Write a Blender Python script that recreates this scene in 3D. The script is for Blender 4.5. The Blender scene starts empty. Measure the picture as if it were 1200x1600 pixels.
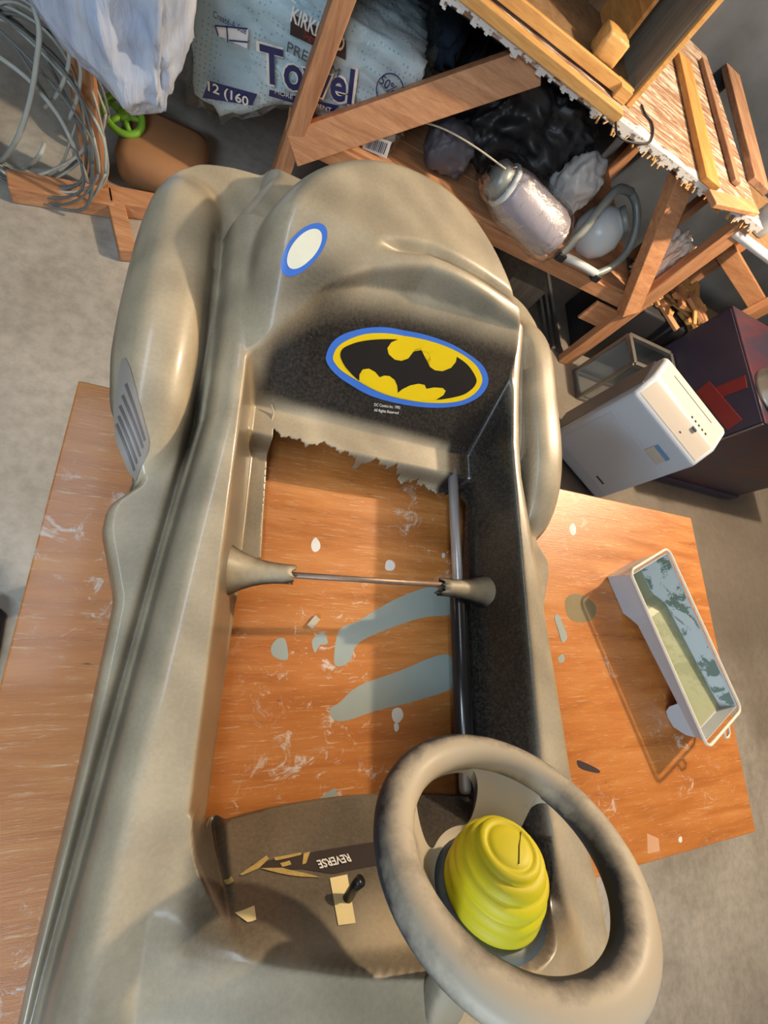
import bpy, bmesh, math, random
import numpy as np
from mathutils import Vector, Matrix
random.seed(7); rng = np.random.default_rng(7)
S = bpy.context.scene; COL = S.collection; PI = math.pi

# ---------------------------------------------------------------- camera
RW = np.array([[0.89931404, 0.14247056, 0.41344455],      # world = RW @ (right, down, forward)
               [0.01275552, -0.95358482, 0.30085425],
               [0.43711732, -0.26528876, -0.85938951]])
CAMZ = 1.40; FPX = 684.0; TZ = 0.823                        # camera height, focal length, table height
cam_d = bpy.data.cameras.new('camera'); cam = bpy.data.objects.new('camera', cam_d); COL.objects.link(cam)
M = Matrix.Identity(4)
for i in range(3):
    M[i][0] = RW[i, 0]; M[i][1] = -RW[i, 1]; M[i][2] = -RW[i, 2]
M[2][3] = CAMZ
cam.matrix_world = M
cam_d.sensor_fit = 'HORIZONTAL'; cam_d.sensor_width = 36; cam_d.lens = FPX / 1200 * 36
cam_d.clip_start = 0.02; cam_d.clip_end = 50
S.camera = cam

# ---------------------------------------------------------------- light and exposure
w = bpy.data.worlds.new('world'); S.world = w; w.use_nodes = True
w.node_tree.nodes['Background'].inputs[0].default_value = (0.80, 0.88, 1.0, 1)
w.node_tree.nodes['Background'].inputs[1].default_value = 0.30
def lamp(name, kind, loc, energy, color, size=0.1, size_y=None, target=None):
    d = bpy.data.lights.new(name, kind); d.energy = energy; d.color = color
    if kind == 'AREA':
        d.shape = 'RECTANGLE'; d.size = size; d.size_y = size_y or size
    else:
        d.shadow_soft_size = size
    o = bpy.data.objects.new(name, d); COL.objects.link(o); o.location = loc
    if target is not None:
        o.rotation_euler = (Vector(target) - Vector(loc)).to_track_quat('-Z', 'Y').to_euler()
    return o
lamp('bulb_right', 'POINT', (2.10, 1.20, TZ + 1.38), 235, (1.0, 0.80, 0.57), 0.035)
lamp('tube_light', 'AREA', (-0.40, 0.42, 2.22), 6.5, (0.68, 0.84, 1.0), 0.16, 1.1, (-0.40, 0.42, 0))
lamp('tube_front', 'AREA', (-0.9, -1.5, 2.25), 38, (0.70, 0.85, 1.0), 1.2, 0.16, (0.6, 1.2, 0.5))
S.view_settings.view_transform = 'Standard'; S.view_settings.look = 'None'
S.view_settings.gamma = 1.0; S.view_settings.use_curve_mapping = False
S.view_settings.exposure = 0.08

# ---------------------------------------------------------------- helpers
def P(px, py, z):
    """point at height z on the sight line of a photo pixel (used to take measurements)"""
    r = RW @ np.array([px - 600.0, py - 800.0, FPX]); t = (z - CAMZ) / r[2]
    return Vector((r[0] * t, r[1] * t, z))
def PY(px, py, y):
    r = RW @ np.array([px - 600.0, py - 800.0, FPX]); t = y / r[1]
    return Vector((r[0] * t, y, CAMZ + r[2] * t))
def PX(px, py, x):
    r = RW @ np.array([px - 600.0, py - 800.0, FPX]); t = x / r[0]
    return Vector((x, r[1] * t, CAMZ + r[2] * t))
def link(o, parent=None, loc=None):
    COL.objects.link(o)
    if parent is not None: o.parent = parent
    if loc is not None: o.location = loc
    return o
def tag(o, label, cat, group=None, kind=None):
    o['label'] = label
    if cat: o['category'] = cat
    if group: o['group'] = group
    if kind: o['kind'] = kind
    return o
def thing(name, label, cat, loc=(0, 0, 0), rz=0, group=None):
    o = bpy.data.objects.new(name, None); COL.objects.link(o); o.empty_display_size = 0.05
    o.location = loc; o.rotation_euler = (0, 0, rz)
    return tag(o, label, cat, group)
def from_bm(name, bm, mat, parent=None, smooth=False, loc=None, bevel=0, seg=2, recalc=True):
    if recalc: bmesh.ops.recalc_face_normals(bm, faces=bm.faces)
    me = bpy.data.meshes.new(name); bm.to_mesh(me); bm.free()
    if mat is not None: me.materials.append(mat)
    if smooth:
        me.polygons.foreach_set('use_smooth', [True] * len(me.polygons))
    o = link(bpy.data.objects.new(name, me), parent, loc)
    if bevel:
        m = o.modifiers.new('bevel', 'BEVEL'); m.width = bevel; m.segments = seg; m.limit_method = 'ANGLE'; m.angle_limit = 0.6
    return o
def box_bm(c, s, rot=None, bm=None):
    bm = bm or bmesh.new()
    mt = Matrix.Translation(Vector(c)) @ ((rot.to_4x4()) if rot is not None else Matrix.Identity(4)) @ Matrix.Diagonal((s[0], s[1], s[2], 1))
    bmesh.ops.create_cube(bm, size=1, matrix=mt); return bm
def beam_bm(p, q, w_, h_, up=(0, 0, 1), bm=None):
    """bar of section w_ x h_ from p to q (h_ along 'up')"""
    p = Vector(p); q = Vector(q); d = (q - p); L = d.length; d.normalize()
    s = d.cross(Vector(up)).normalized(); u = s.cross(d).normalized()
    rot = Matrix((s, d, u)).transposed()
    return box_bm((p + q) / 2, (w_, L, h_), rot, bm)
def tube_bm(pts, r, n=8, closed=False, bm=None, cap=True):
    bm = bm or bmesh.new(); pts = [Vector(p) for p in pts]; N = len(pts); rings = []
    rr = r if hasattr(r, '__len__') else [r] * N
    prev = None
    for i, p in enumerate(pts):
        a = pts[(i - 1) % N] if (closed or i > 0) else p; b = pts[(i + 1) % N] if (closed or i < N - 1) else p
        t = (b - a).normalized()
        if prev is None:
            prev = t.orthogonal().normalized()
        prev = (prev - t * prev.dot(t)).normalized(); o2 = t.cross(prev)
        rings.append([bm.verts.new(p + (prev * math.cos(2 * PI * k / n) + o2 * math.sin(2 * PI * k / n)) * rr[i]) for k in range(n)])
    for i in range(N if closed else N - 1):
        A = rings[i]; B = rings[(i + 1) % N]
        for k in range(n): bm.faces.new((A[k], A[(k + 1) % n], B[(k + 1) % n], B[k]))
    if cap and not closed:
        bm.faces.new(rings[0][::-1]); bm.faces.new(rings[-1])
    return bm
def lathe_bm(prof, n=32, bm=None, mat=None):
    """revolve (radius, height) profile about z"""
    bm = bm or bmesh.new(); rings = []
    mat = mat or Matrix.Identity(4)
    for r, z in prof:
        if r < 1e-5: rings.append([bm.verts.new(mat @ Vector((0, 0, z)))])
        else: rings.append([bm.verts.new(mat @ Vector((r * math.cos(2 * PI * k / n), r * math.sin(2 * PI * k / n), z))) for k in range(n)])
    for A, B in zip(rings, rings[1:]):
        for k in range(n):
            k2 = (k + 1) % n
            if len(A) == 1 and len(B) == 1: continue
            if len(A) == 1: bm.faces.new((A[0], B[k], B[k2]))
            elif len(B) == 1: bm.faces.new((A[k], A[k2], B[0]))
            else: bm.faces.new((A[k], A[k2], B[k2], B[k]))
    return bm
def poly_bm(pts, thick=0.0, bm=None):
    """flat polygon of 3d points, given a thickness along its normal"""
    bm = bm or bmesh.new()
    f = bm.faces.new([bm.verts.new(Vector(p)) for p in pts])
    if thick:
        f.normal_update(); n = f.normal.copy()
        r = bmesh.ops.extrude_face_region(bm, geom=[f])
        bmesh.ops.translate(bm, vec=n * thick, verts=[v for v in r['geom'] if isinstance(v, bmesh.types.BMVert)])
    return bm
def text_mesh(name, body, size, mat, parent, origin, ax, ay, align='CENTER', ext=0.0002, xs=1.0, shear=0.0, off=0.0, bold=0.0, fit=None):
    """flat lettering: origin, ax = reading direction, ay = letter-up direction"""
    c = bpy.data.curves.new('t', 'FONT'); c.body = body; c.size = size; c.align_x = align; c.align_y = 'CENTER'
    c.extrude = ext; c.shear = shear; c.offset = bold; c.resolution_u = 3
    t = bpy.data.objects.new('t', c); COL.objects.link(t)
    bpy.context.view_layer.update()
    me = bpy.data.meshes.new_from_object(t.evaluated_get(bpy.context.evaluated_depsgraph_get()))
    bpy.data.objects.remove(t); bpy.data.curves.remove(c)
    me.name = name; me.materials.clear(); me.materials.append(mat)
    if fit:
        xsx = [v.co.x for v in me.vertices]; xs = fit / (max(xsx) - min(xsx))
    ax = Vector(ax).normalized(); ay = Vector(ay).normalized(); az = ax.cross(ay).normalized(); ay = az.cross(ax)
    m = Matrix((ax * xs, ay, az)).transposed().to_4x4(); m.translation = Vector(origin) + az * off
    me.transform(m)
    return link(bpy.data.objects.new(name, me), parent)
def curve_pts(ctrl, n=40, closed=False):
    """Catmull-Rom through control points"""
    c = [Vector(p) for p in ctrl]; out = []; N = len(c)
    segs = N if closed else N - 1; per = max(2, n // segs)
    for i in range(segs):
        p0 = c[(i - 1) % N] if (closed or i > 0) else c[0]; p1 = c[i]; p2 = c[(i + 1) % N]
        p3 = c[(i + 2) % N] if (closed or i + 2 < N) else c[-1]
        for k in range(per):
            t = k / per
            out.append(0.5 * ((2 * p1) + (p2 - p0) * t + (2 * p0 - 5 * p1 + 4 * p2 - p3) * t * t + (3 * p1 - p0 - 3 * p2 + p3) * t ** 3))
    if not closed: out.append(c[-1])
    return out

# ---------------------------------------------------------------- materials
class NT:
    def __init__(s, name):
        s.m = bpy.data.materials.new(name); s.m.use_nodes = True; s.t = s.m.node_tree; s.b = s.t.nodes['Principled BSDF']
    def n(s, typ, **kw):
        nd = s.t.nodes.new(typ)
        for k, v in kw.items():
            if k in nd.inputs: nd.inputs[k].default_value = v
            else: setattr(nd, k, v)
        return nd
    def l(s, a, b): s.t.links.new(a, b)
    def coord(s, scale=(1, 1, 1), kind='Object', rot=(0, 0, 0)):
        tc = s.n('ShaderNodeTexCoord'); mp = s.n('ShaderNodeMapping'); mp.inputs['Scale'].default_value = scale; mp.inputs['Rotation'].default_value = rot
        s.l(tc.outputs[kind], mp.inputs['Vector']); return mp.outputs[0]
    def noise(s, scale, vec=None, detail=4, rough=0.55, dist=0.0):
        nd = s.n('ShaderNodeTexNoise'); nd.inputs['Scale'].default_value = scale; nd.inputs['Detail'].default_value = detail
        nd.inputs['Roughness'].default_value = rough; nd.inputs['Distortion'].default_value = dist
        if vec is not None: s.l(vec, nd.inputs['Vector'])
        return nd.outputs['Fac']
    def ramp(s, fac, stops, interp='LINEAR'):
        r = s.n('ShaderNodeValToRGB'); r.color_ramp.interpolation = interp
        e = r.color_ramp.elements
        while len(e) < len(stops): e.new(0.5)
        for el, (p, c) in zip(e, stops):
            el.position = p; el.color = (c[0], c[1], c[2], 1) if hasattr(c, '__len__') else (c, c, c, 1)
        s.l(fac, r.inputs[0]); return r.outputs[0]
    def mix(s, fac, a, b, mode='MIX'):
        m = s.n('ShaderNodeMix'); m.data_type = 'RGBA'; m.blend_type = mode
        for sock, v in ((m.inputs[0], fac), (m.inputs[6], a), (m.inputs[7], b)):
            if hasattr(v, 'is_linked') or hasattr(v, 'links'): s.l(v, sock)
            elif hasattr(v, '__len__'): sock.default_value = (v[0], v[1], v[2], 1)
            else: sock.default_value = v
        return m.outputs[2]
    def bump(s, h, strength=0.3, dist=0.002):
        b = s.n('ShaderNodeBump'); b.inputs['Strength'].default_value = strength; b.inputs['Distance'].default_value = dist
        s.l(h, b.inputs['Height']); s.l(b.outputs[0], s.b.inputs['Normal'])
    def set(s, **kw):
        for k, v in kw.items():
            k = k.replace('_', ' ')
            sock = s.b.inputs[k]
            if hasattr(v, 'links'): s.l(v, sock)
            elif hasattr(v, '__len__'): sock.default_value = (v[0], v[1], v[2], 1)
            else: sock.default_value = v
        return s.m
def sr(r, g, b):
    f = lambda c: (c / 255 / 12.92) if c / 255 <= 0.04045 else ((c / 255 + 0.055) / 1.055) ** 2.4
    return (f(r), f(g), f(b))
def plain(name, col, rough=0.5, metal=0.0, var=0.12, scale=30, **kw):
    t = NT(name); v = t.coord()
    c = t.mix(t.noise(scale, v, 5), tuple(x * (1 - var) for x in col), tuple(min(1, x * (1 + var)) for x in col))
    return t.set(Base_Color=c, Roughness=rough, Metallic=metal, **kw)
def wood(name, a, b, rough=0.6, stretch=(1, 14, 14), scale=3.0, speck=0.0):
    t = NT(name); v = t.coord(stretch)
    f = t.noise(scale, v, 7, 0.65, 0.6); g = t.noise(scale * 6, v, 3)
    c = t.ramp(f, [(0.30, b), (0.70, a)])
    c = t.mix(t.ramp(g, [(0.45, 0.0), (0.75, 0.35)]), c, tuple(x * 0.6 for x in b))
    t.bump(f, 0.15, 0.001)
    return t.set(Base_Color=c, Roughness=rough)
MAT = {}
t = NT('shell_plastic'); v = t.coord()
at = t.n('ShaderNodeAttribute'); at.attribute_name = 'dust'
n1 = t.noise(9, v, 6, .6); n2 = t.noise(260, v, 3, .7)
def mth(t, op, a, b=None, c=None):
    m = t.n('ShaderNodeMath'); m.operation = op
    for i, x in enumerate((a, b, c)):
        if x is None: continue
        if hasattr(x, 'links'): t.l(x, m.inputs[i])
        else: m.inputs[i].default_value = x
    return m.outputs[0]
dm = mth(t, 'MULTIPLY', at.outputs['Fac'], mth(t, 'ADD', mth(t, 'MULTIPLY', n1, .50), .72))
dm = mth(t, 'ADD', dm, mth(t, 'MULTIPLY', mth(t, 'SUBTRACT', n2, .5), .30)); dm.node.use_clamp = True
dust_c = t.mix(n1, sr(160, 146, 121), sr(192, 176, 147))
fleck = t.ramp(t.noise(420, v, 2, .8), [(.70, 0), (.76, .5)])
col = t.mix(dm, sr(27, 25, 25), dust_c); col = t.mix(fleck, col, sr(190, 180, 160))
ro = mth(t, 'ADD', mth(t, 'MULTIPLY', dm, .14), .30)
t.bump(n2, .05, .0006)
MAT['shell'] = t.set(Base_Color=col, Roughness=ro, Coat_Weight=.34, Coat_Roughness=.14)
def dusty(name, base, dust, lo=.05, hi=.6, amt=1.0, rough=.5, nscale=40):
    t = NT(name); g = t.n('ShaderNodeNewGeometry'); sx = t.n('ShaderNodeSeparateXYZ'); t.l(g.outputs['Normal'], sx.inputs[0])
    v = t.coord(); nz = t.noise(nscale, v, 5, .65)
    f = t.n('ShaderNodeMapRange'); f.inputs['From Min'].default_value = lo; f.inputs['From Max'].default_value = hi
    t.l(mth(t, 'ADD', sx.outputs[2], mth(t, 'MULTIPLY', mth(t, 'SUBTRACT', nz, .5), .9)), f.inputs['Value'])
    c = t.mix(mth(t, 'MULTIPLY', f.outputs[0], amt), base, dust)
    return t.set(Base_Color=c, Roughness=rough, Coat_Weight=.08, Coat_Roughness=.3)
MAT['shell_part'] = dusty('shell_plastic_part', sr(30, 28, 27), sr(164, 152, 129), -.35, .45)
MAT['wheel'] = dusty('wheel_plastic', sr(32, 37, 46), sr(182, 170, 149), .02, .66, 1.0, .6, 60)
MAT['housing'] = dusty('housing_plastic', sr(34, 32, 31), sr(158, 146, 122), .28, .95)
MAT['inner_black'] = plain('inner_black', sr(22, 21, 21), .7)
MAT['black_gloss'] = plain('black_gloss', sr(30, 29, 30), .22)
MAT['hub'] = dusty('hub_plastic', sr(60, 70, 76), sr(120, 124, 120), .2, .9, .7)
MAT['black_plastic'] = plain('black_plastic', sr(30, 29, 29), .35)
MAT['yellow'] = plain('yellow_plastic', sr(205, 190, 22), .55, var=.10, scale=40)
MAT['crack'] = plain('crack_line', sr(110, 98, 20), .9)
MAT['sticker_blue'] = plain('sticker_blue', sr(62, 112, 200), .3)
MAT['sticker_yellow'] = plain('sticker_yellow', sr(226, 192, 20), .3, var=.05)
MAT['sticker_black'] = plain('sticker_black', sr(32, 30, 30), .3)
MAT['sticker_cream'] = plain('sticker_cream', sr(225, 222, 200), .4)
MAT['print_white'] = plain('print_white', sr(225, 220, 210), .6)
MAT['vent'] = plain('vent_sticker', sr(136, 128, 118), .5)
MAT['vent_dark'] = plain('vent_stripe', sr(92, 84, 84), .5)
MAT['dash_label'] = plain('dash_label', sr(52, 44, 40), .45)
MAT['gold_flake'] = plain('gold_flake', sr(176, 150, 86), .5, var=.4, scale=300)
MAT['cream_plastic'] = plain('cream_plastic', sr(226, 206, 150), .5)
MAT['rust_rod'] = plain('rusty_rod', sr(150, 128, 112), .5, .6, .3, 90)
MAT['steel'] = plain('steel', sr(205, 208, 214), .35, .6, .1, 20)
MAT['torn'] = plain('torn_plastic', sr(190, 176, 150), .6)

# plywood table: worn orange varnish, scratches along the grain, scuffs
t = NT('varnished_plywood'); v = t.coord((1, 9, 9)); v2 = t.coord((2.2, 26, 10)); v3 = t.coord()
g = t.noise(5, v, 8, .62, .5); s1 = t.noise(14, v2, 6, .75, .4); big = t.noise(2.6, v3, 4, .6, .4); sc = t.noise(30, v3, 5, .75, 1.0)
c = t.ramp(g, [(.28, sr(158, 96, 46)), (.50, sr(192, 122, 60)), (.74, sr(210, 146, 82))])
c = t.mix(t.ramp(big, [(.35, .0), (.75, .55)]), c, sr(176, 100, 46))
scr = t.ramp(s1, [(.57, 0), (.68, .6)]); c = t.mix(scr, c, sr(222, 196, 160))
scf = mth(t, 'MULTIPLY', t.ramp(sc, [(.57, 0), (.66, .8)]), t.ramp(t.noise(5, v3, 3), [(.48, 0), (.60, 1)])); c = t.mix(scf, c, sr(214, 205, 190))
drk = mth(t, 'MULTIPLY', t.ramp(t.noise(34, v, 4, .7), [(.62, 0), (.70, .8)]), t.ramp(t.noise(6, t.coord((1, 1.3, 1)), 3), [(.55, 0), (.64, 1)])); c = t.mix(drk, c, sr(70, 46, 36))
t.bump(s1, .35, .0012)
MAT['table'] = t.set(Base_Color=c, Roughness=t.ramp(g, [(.3, .26), (.7, .42)]), Coat_Weight=.15, Coat_Roughness=.12)
MAT['edge_ply'] = wood('ply_edge', sr(190, 150, 100), sr(130, 90, 55))
MAT['paint_grey'] = plain('dried_paint_grey', sr(150, 158, 150), .5, var=.06)
MAT['paint_white'] = plain('dried_paint_white', sr(220, 218, 212), .5, var=.06)
MAT['tape_mark'] = plain('tape_mark', sr(206, 158, 120), .5, var=.1)
MAT['paint_teal'] = plain('paint_smudge_teal', sr(124, 108, 74), .6, var=.2)
MAT['dark_smudge'] = plain('dark_smudge', sr(58, 44, 44), .7, var=.2)

# concrete
t = NT('concrete'); v = t.coord(); a = t.noise(1.6, v, 6, .6, .3); b = t.noise(24, v, 6, .7)
c = t.ramp(a, [(.32, sr(150, 143, 132)), (.55, sr(186, 181, 170)), (.75, sr(204, 198, 186))])
c = t.mix(t.ramp(b, [(.35, .30), (.6, 0)]), c, sr(96, 92, 86)); t.bump(b, .12, .002)
sx_ = t.n('ShaderNodeSeparateXYZ'); t.l(t.coord(), sx_.inputs[0])                  # shade painted into the floor colour, darker towards the right
floor_shade = mth(t, 'ADD', mth(t, 'MULTIPLY', sx_.outputs[0], .42), mth(t, 'MULTIPLY', a, .9))
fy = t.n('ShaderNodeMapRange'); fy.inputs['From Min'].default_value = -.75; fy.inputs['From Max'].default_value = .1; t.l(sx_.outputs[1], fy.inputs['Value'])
c = t.mix(mth(t, 'MULTIPLY', t.ramp(floor_shade, [(.42, 0), (1.0, .78)]), fy.outputs[0]), c, sr(84, 74, 66))
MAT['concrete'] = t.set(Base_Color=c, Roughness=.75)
t = NT('block_wall'); v = t.coord(); c = t.ramp(t.noise(4, v, 6), [(.3, sr(48, 54, 64)), (.7, sr(72, 80, 92))]); MAT['wall'] = t.set(Base_Color=c, Roughness=.85)
MAT['ceiling'] = plain('ceiling_board', sr(170, 160, 145), .9)
MAT['lumber'] = wood('lumber_red', sr(206, 154, 112), sr(160, 106, 70), .65, (14, 14, 1.2))
MAT['lumber_x'] = wood('lumber_red_x', sr(210, 158, 116), sr(168, 114, 76), .65, (1.2, 14, 14))
MAT['pine'] = wood('pine', sr(222, 178, 112), sr(190, 138, 76), .55, (1.2, 12, 12))
MAT['pine_y'] = wood('pine_y', sr(214, 162, 92), sr(170, 112, 58), .55, (12, 1.2, 12))
MAT['old_board'] = wood('old_board', sr(176, 140, 112), sr(120, 84, 62), .7, (12, 1.2, 12))
MAT['brown_panel'] = wood('brown_panel', sr(150, 120, 86), sr(108, 80, 54), .7, (10, 10, 1.2))
MAT['grey_panel'] = wood('grey_panel', sr(148, 140, 124), sr(112, 104, 92), .7, (10, 10, 1.2))
MAT['cardboard'] = plain('cardboard', sr(170, 124, 84), .8, var=.15, scale=6)
t = NT('painted_bench_top'); v = t.coord((1.2, 10, 4)); f = t.noise(7, v, 7, .7, .8)
c = t.ramp(f, [(.36, sr(110, 76, 58)), (.50, sr(150, 116, 92)), (.58, sr(206, 196, 184)), (.8, sr(226, 222, 214))]); t.bump(f, .4, .002); MAT['bench_top'] = t.set(Base_Color=c, Roughness=.75)
t = NT('chipped_white'); v = t.coord((3, 8, 8)); f = t.noise(12, v, 6, .7)
MAT['chipped'] = t.set(Base_Color=t.ramp(f, [(.36, sr(120, 84, 60)), (.44, sr(226, 224, 220))]), Roughness=.7)
MAT['splinter'] = plain('splinter', sr(205, 160, 105), .8)
MAT['dehum'] = plain('white_enamel', sr(186, 196, 208), .35, var=.03, scale=3)
MAT['dehum_top'] = plain('warm_white_enamel', sr(186, 180, 172), .4, var=.03, scale=3)
MAT['dehum_grey'] = plain('grey_plastic_back', sr(128, 126, 126), .5)
MAT['blue_grey'] = plain('blue_grey_recess', sr(98, 140, 180), .4)
MAT['dark'] = plain('dark_plastic', sr(40, 40, 44), .5)
MAT['tray'] = plain('tray_plastic', sr(178, 184, 190), .45, var=.04)
MAT['tray_rim'] = plain('tray_rim', sr(226, 216, 196), .5, var=.05)
t = NT('tray_paint'); v = t.coord(); f = t.noise(11, v, 7, .75, .8); MAT['tray_in'] = t.set(Base_Color=t.ramp(f, [(.44, sr(134, 142, 110)), (.50, sr(150, 156, 124))]), Roughness=.5)
t = NT('tray_paint_wall'); v = t.coord((1, 1, 1)); f = t.noise(16, v, 7, .7, 1.2); MAT['tray_wall'] = t.set(Base_Color=t.ramp(f, [(.47, sr(92, 112, 100)), (.50, sr(176, 186, 188))]), Roughness=.5)
MAT['tin'] = plain('tin', sr(170, 168, 162), .35, .9)
MAT['purple'] = plain('purple_label', sr(98, 68, 150), .45, var=.06)
MAT['white_paper'] = plain('white_paper', sr(226, 226, 228), .6, var=.03)
MAT['aluminium'] = plain('aluminium', sr(150, 150, 148), .38, .85, .15, 40)
t = NT('window_glass'); MAT['glass'] = t.set(Base_Color=(.55, .62, .68), Roughness=.08, Transmission_Weight=.85, IOR=1.2)
MAT['navy'] = plain('navy_board', sr(58, 54, 72), .35, var=.2, scale=6)
t = NT('navy_red'); v = t.coord((1, 3, 3)); f = t.noise(3.4, v, 5, .6, .8); MAT['navy_red'] = t.set(Base_Color=t.ramp(f, [(.42, sr(48, 44, 60)), (.62, sr(78, 40, 48))]), Roughness=.35)
MAT['red'] = plain('red_paint', sr(128, 44, 44), .4, var=.25, scale=8)
MAT['black_bag'] = plain('black_bag', sr(34, 34, 36), .45, var=.25, scale=9)
MAT['grey_pouch'] = plain('grey_pouch', sr(88, 86, 94), .5, var=.2, scale=9)
MAT['jeans'] = plain('blue_cloth', sr(52, 66, 84), .85, var=.3, scale=14)
MAT['white_cloth'] = plain('white_cloth', sr(222, 206, 194), .8, var=.06)
MAT['white_glass'] = plain('white_glass', sr(196, 204, 208), .3, var=.03)
MAT['hoop'] = plain('hoop_grey', sr(140, 146, 142), .4, .2)
MAT['bulb'] = plain('pale_bulb', sr(198, 194, 190), .35, var=.06, scale=8)
MAT['grey_jar'] = plain('grey_jar', sr(158, 154, 166), .4, var=.08, scale=8)
MAT['green'] = plain('green_plastic', sr(120, 176, 52), .45)
MAT['wire'] = plain('wire_sleeve', sr(176, 180, 172), .5, var=.1)
MAT['wire_dark'] = plain('wire_dark', sr(110, 114, 112), .5)
MAT['cord'] = plain('pale_cord', sr(206, 196, 172), .7)
MAT['shoe'] = plain('shoe_fabric', sr(86, 92, 106), .8)
t = NT('clear_film'); t.t.nodes.remove(t.b); out = t.t.nodes['Material Output']
gl = t.n('ShaderNodeBsdfGlossy'); gl.inputs['Roughness'].default_value = .08; tr = t.n('ShaderNodeBsdfTransparent'); mx = t.n('ShaderNodeMixShader')
fr = t.n('ShaderNodeFresnel'); fr.inputs['IOR'].default_value = 1.5; v = t.coord(); bp = t.n('ShaderNodeBump'); bp.inputs['Strength'].default_value = .9; bp.inputs['Distance'].default_value = .01
t.l(t.noise(22, v, 4, .6, 1.0), bp.inputs['Height']); t.l(bp.outputs[0], gl.inputs['Normal']); t.l(bp.outputs[0], fr.inputs['Normal'])
t.l(mth(t, 'MULTIPLY', fr.outputs[0], .45), mx.inputs[0]); t.l(tr.outputs[0], mx.inputs[1]); t.l(gl.outputs[0], mx.inputs[2]); t.l(mx.outputs[0], out.inputs[0]); MAT['film'] = t.m
t = NT('milky_bag'); v = t.coord((6, 6, 1.5)); f = t.noise(3, v, 5, .6, .6)
bp = t.n('ShaderNodeBump'); bp.inputs['Strength'].default_value = .6; bp.inputs['Distance'].default_value = .02; t.l(f, bp.inputs['Height']); t.l(bp.outputs[0], t.b.inputs['Normal'])
MAT['bag'] = t.set(Base_Color=t.ramp(f, [(.3, sr(150, 166, 198)), (.6, sr(196, 206, 224)), (.8, sr(206, 186, 170))]), Roughness=.35, Transmission_Weight=.0, Subsurface_Weight=.0)
t = NT('towel_wrap'); v = t.coord(); vo = t.n('ShaderNodeTexVoronoi'); vo.inputs['Scale'].default_value = 75; vo.inputs['Randomness'].default_value = .25; t.l(v, vo.inputs['Vector'])
dots = t.ramp(vo.outputs['Distance'], [(.16, 1), (.24, 0)]); big = t.ramp(t.noise(3.2, v, 4), [(.40, 0), (.60, 1)])
c = t.mix(big, sr(178, 206, 216), sr(206, 220, 224)); c = t.mix(mth(t, 'MULTIPLY', dots, .75), c, sr(110, 158, 176))
f2 = t.noise(14, v, 4, .6, 1.0); t.bump(f2, .5, .01)
MAT['towel'] = t.set(Base_Color=c, Roughness=.22)
MAT['print_navy'] = plain('print_navy', sr(34, 42, 92), .4)
MAT['print_brown'] = plain('print_brown', sr(52, 34, 34), .4)
MAT['print_red'] = plain('print_red', sr(150, 60, 50), .4)
MAT['print_grey'] = plain('print_grey', sr(70, 82, 96), .4)
# ---------------------------------------------------------------- room
def struct(name, c, s, mat):
    o = from_bm(name, box_bm(c, s), mat); o['kind'] = 'structure'; return o
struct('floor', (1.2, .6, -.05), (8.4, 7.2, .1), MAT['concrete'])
struct('wall_back', (1.2, 2.62, 1.2), (8.4, .1, 2.6), MAT['wall'])
struct('wall_left', (-2.85, .6, 1.2), (.1, 7.2, 2.6), MAT['wall'])
struct('wall_right', (5.25, .6, 1.2), (.1, 7.2, 2.6), MAT['wall'])
struct('ceiling', (1.2, .6, 2.45), (8.4, 7.2, .1), MAT['ceiling'])

# ---------------------------------------------------------------- plywood table
tab = thing('plywood_table', 'orange varnished plywood worktable with paint stains under the toy car', 'table', (.474, -.009, 0))
TT = TZ - .018
from_bm('tabletop', box_bm((0, 0, TT + .009), (1.222, .634, .018)), MAT['table'], tab, bevel=.002)
for sx in (-1, 1):
    for sy in (-1, 1): from_bm('leg', box_bm((sx * .53, sy * .24, (TT - .07) / 2), (.045, .045, TT - .07)), MAT['lumber'], tab)
for sy in (-1, 1): from_bm('apron', box_bm((0, sy * .24, TT - .035), (1.1, .03, .07)), MAT['lumber_x'], tab)
def stain(px_pts, mat, th=.0005, smooth=True):
    pts = [P(a, b, TZ) - Vector(tab.location) for a, b in px_pts]
    pts = curve_pts(pts, len(pts) * 4, True) if smooth else pts
    o = from_bm('paint_stain', poly_bm(pts, .0006), mat, tab); o.location.z = .0001
    # poly faces up or down: keep it sitting on the wood
    return o
stain([(522, 1035), (530, 985), (560, 970), (620, 935), (680, 915), (705, 925), (708, 958), (660, 965), (600, 985), (560, 1005), (548, 1030), (536, 1040)], MAT['paint_grey'])
stain([(515, 1108), (530, 1098), (560, 1072), (620, 1050), (700, 1022), (712, 1070), (650, 1095), (590, 1110), (545, 1125), (522, 1125)], MAT['paint_grey'])
stain([(424, 1010), (434, 998), (446, 1000), (450, 1028), (440, 1031), (426, 1024)], MAT['paint_grey'])
stain([(488, 1000), (505, 988), (512, 1005), (500, 1008), (492, 1020)], MAT['paint_grey'])
stain([(498, 1250), (512, 1238), (524, 1232), (526, 1248), (512, 1252)], MAT['paint_grey'])
for c_, a, b in (((493, 852), 8, 11), ((609, 884), 8, 9), ((621, 1118), 9, 12), ((619, 1136), 4, 7), ((895, 827), 5, 9), ((693, 868), 3, 4), ((1063, 1312), 3, 5)):
    stain([(c_[0] + a * math.cos(k) * random.uniform(.85, 1.15), c_[1] + b * math.sin(k) * random.uniform(.85, 1.15)) for k in [PI / 4 * i for i in range(8)]], MAT['paint_white'])
stain([(866, 965), (872, 985), (878, 1003), (886, 996), (880, 978), (872, 960)], MAT['paint_grey'])
stain([(872, 1028), (880, 1022), (882, 1032), (875, 1036)], MAT['paint_grey'])
stain([(884, 935), (905, 928), (930, 945), (926, 968), (900, 972), (886, 960)], MAT['paint_teal'])
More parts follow.
